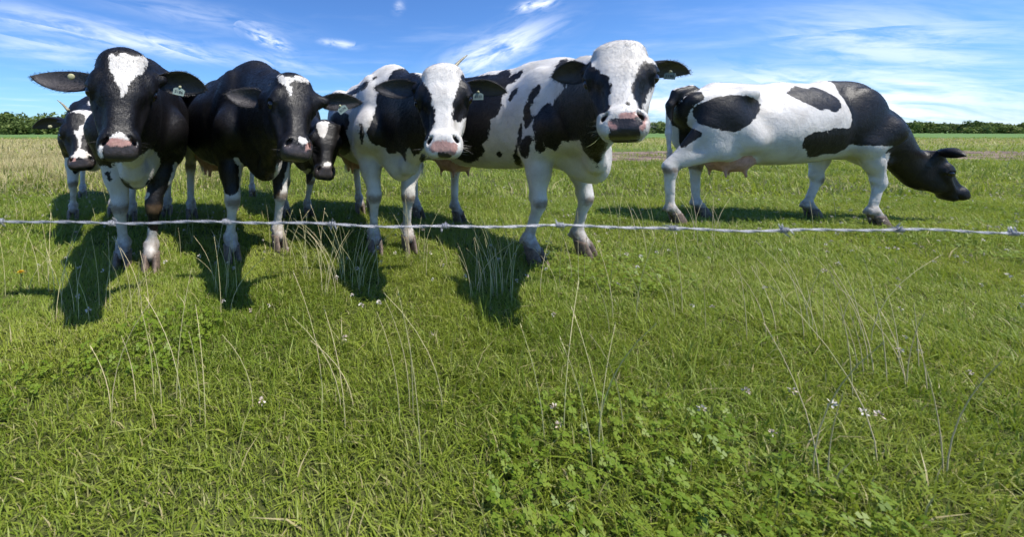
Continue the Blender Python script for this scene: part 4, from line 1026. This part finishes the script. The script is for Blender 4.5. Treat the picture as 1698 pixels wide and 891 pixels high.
# ---- tall dry stems with seed heads, clover flowers
def build_stems():
    g = np.random.default_rng(41); A = Acc(); spots = []
    for px, py, n, sx in ((545, 470, 26, 45), (600, 480, 12, 40), (820, 490, 26, 40), (470, 430, 14, 30), (360, 500, 9, 30), (60, 480, 8, 40), (130, 520, 8, 40), (220, 520, 8, 60), (690, 430, 10, 30), (1060, 400, 12, 50), (1160, 395, 10, 40), (960, 470, 6, 60), (1080, 520, 8, 80), (300, 420, 6, 40), (1300, 560, 14, 110), (1500, 640, 12, 120), (600, 700, 9, 160), (950, 760, 9, 150), (250, 680, 9, 120), (1400, 800, 6, 150)):
        for i in range(n):
            p = G(px + g.normal(0, sx * .6), py + g.normal(0, 14), 0); spots.append((p[0], p[1], g.uniform(.20, .44)))
    for i in range(420):
        y = math.sqrt(g.uniform(9, 100)); x = y * g.uniform(-1.05, -.25) if i % 3 else y * g.uniform(-.9, 1.3); spots.append((x, y, g.uniform(.18, .42)))
    for x, y, h in spots:
        az = g.normal(2.6, 1.5); d = v3(math.cos(az), math.sin(az), 0); ln = g.uniform(.08, .55); T = np.linspace(0, 1, 7)
        p = [v3(x, y, 0) + v3(0, 0, 1) * h * (t - .25 * ln * t * t) + d * h * ln * t ** 2 for t in T]; r = .0013 + .0003 * y * .25
        v, q, t_ = tube(p, np.linspace(r * 1.1, r * .5, 7), 5, False); A.add(v, q)
        if g.random() < .65:                        # seed head: a slim spindle of spikelets
            e = p[-1]; u = unit(p[-1] - p[-2]); L = g.uniform(.02, .05)
            for k in range(9):
                c = e - u * L * (k / 9 - .25); w = unit(g.normal(size=3)); s = unit(np.cross(u, w)); a = .0036 * g.uniform(.7, 1.3)
                A.add([c - s * a * .4, c + u * a * 2.2 + w * a * .7, c + s * a * .4, c - u * a * .6 + w * a * .4], [(0, 1, 2, 3)])
    t = NT('dry_stem'); nz = t.noise(3, 3, .6, t.coord('Object')); c = t.mix(t.ramp(nz, .35, .65), rgb(.60, .49, .28), rgb(.42, .41, .18)); b = t.bsdf(Base_Color=c, Roughness=.6)
    obj('dry_stems', A.mesh('dry_stems'), t.done(b.outputs[0]), kind='stuff', label='tall thin straw coloured grass stems standing above the turf', category='grass')
build_stems()
def build_clover():
    g = np.random.default_rng(43); A = Acc(); n = 0
    for i in range(760):
        if i < 520: y = math.sqrt(g.uniform(.9, 30)); x = y * g.uniform(-1.05, 1.8)
        else: y = math.sqrt(g.uniform(25, 170)); x = y * g.uniform(-1.05, 1.5)
        z = float(ground_z(np.array(x), np.array(y))) + g.uniform(.05, .10); r = g.uniform(.006, .010)
        for k in range(16):                         # florets
            d = unit(g.normal(size=3) + v3(0, 0, .5)); s = unit(np.cross(d, g.normal(size=3))); c = v3(x, y, z) + d * r
            A.add([c - d * r * .6, c - s * r * .3, c + d * r * .5, c + s * r * .3], [(0, 1, 2, 3)])
    t = NT('clover_petal'); nz = t.noise(40, 2, .5, t.coord('Object')); b = t.bsdf(Base_Color=t.mix(t.ramp(nz, .4, .6), rgb(.62, .58, .50), rgb(.45, .36, .28)), Roughness=.7)
    obj('clover_flowers', A.mesh('clover_flowers'), t.done(b.outputs[0]), kind='stuff', label='small white clover flower heads scattered through the turf', category='flowers')
build_clover()
def build_dandelion():
    g = np.random.default_rng(47); base = G(34, 484, 0); H = .10
    root = bpy.data.objects.new('dandelion', None); col.objects.link(root); root.location = base; root['label'] = 'single yellow dandelion in the grass at the lower left'; root['category'] = 'flower'
    v, q, t = tube([(0, 0, -.01), (.004, 0, H * .5), (0, .003, H)], .0018, 6); A = Acc(); A.add(v, q, t); obj('stem', A.mesh('stem'), simple('flower_stem', (.12, .16, .04)), root)
    A = Acc()
    for k in range(70):
        a = g.uniform(0, 6.283); el = g.uniform(.05, 1.4); L = .019 * (1 - .35 * el / 1.4); d = v3(math.cos(a) * math.cos(el), math.sin(a) * math.cos(el), math.sin(el)); s = unit(np.cross(d, v3(0, 0, 1) + g.normal(size=3) * .1)); c = v3(0, .003, H)
        A.add([c - s * .001, c + s * .001, c + d * L + s * .0019, c + d * L - s * .0019], [(0, 1, 2, 3)])
    obj('petals', A.mesh('petals'), simple('yellow_petal', (.78, .50, .02), .5, 60, .2), root)
build_dandelion()
def straw(a, b, name, label):
    p = [a + (b - a) * t + v3(0, 0, -.012) * math.sin(t * math.pi) for t in np.linspace(0, 1, 6)]; off = p[0]
    v, q, t = tube([x - off for x in p], np.linspace(.0010, .0006, 6), 5); A = Acc(); A.add(v, q, t)
    o = obj(name, A.mesh(name), simple('straw', (.14, .16, .05)), label=label, category='grass stalk', group='stalks hanging from a mouth'); o.location = off
straw(W(1050, 214, 1.39), W(1031, 254, 1.30), 'grass_stalk', 'green grass stalk hanging from the mouth of the large cow, on the right side')
straw(W(1004, 214, 1.40), W(972, 244, 1.36), 'grass_stalk', 'green grass stalk hanging from the mouth of the large cow, on the left side')
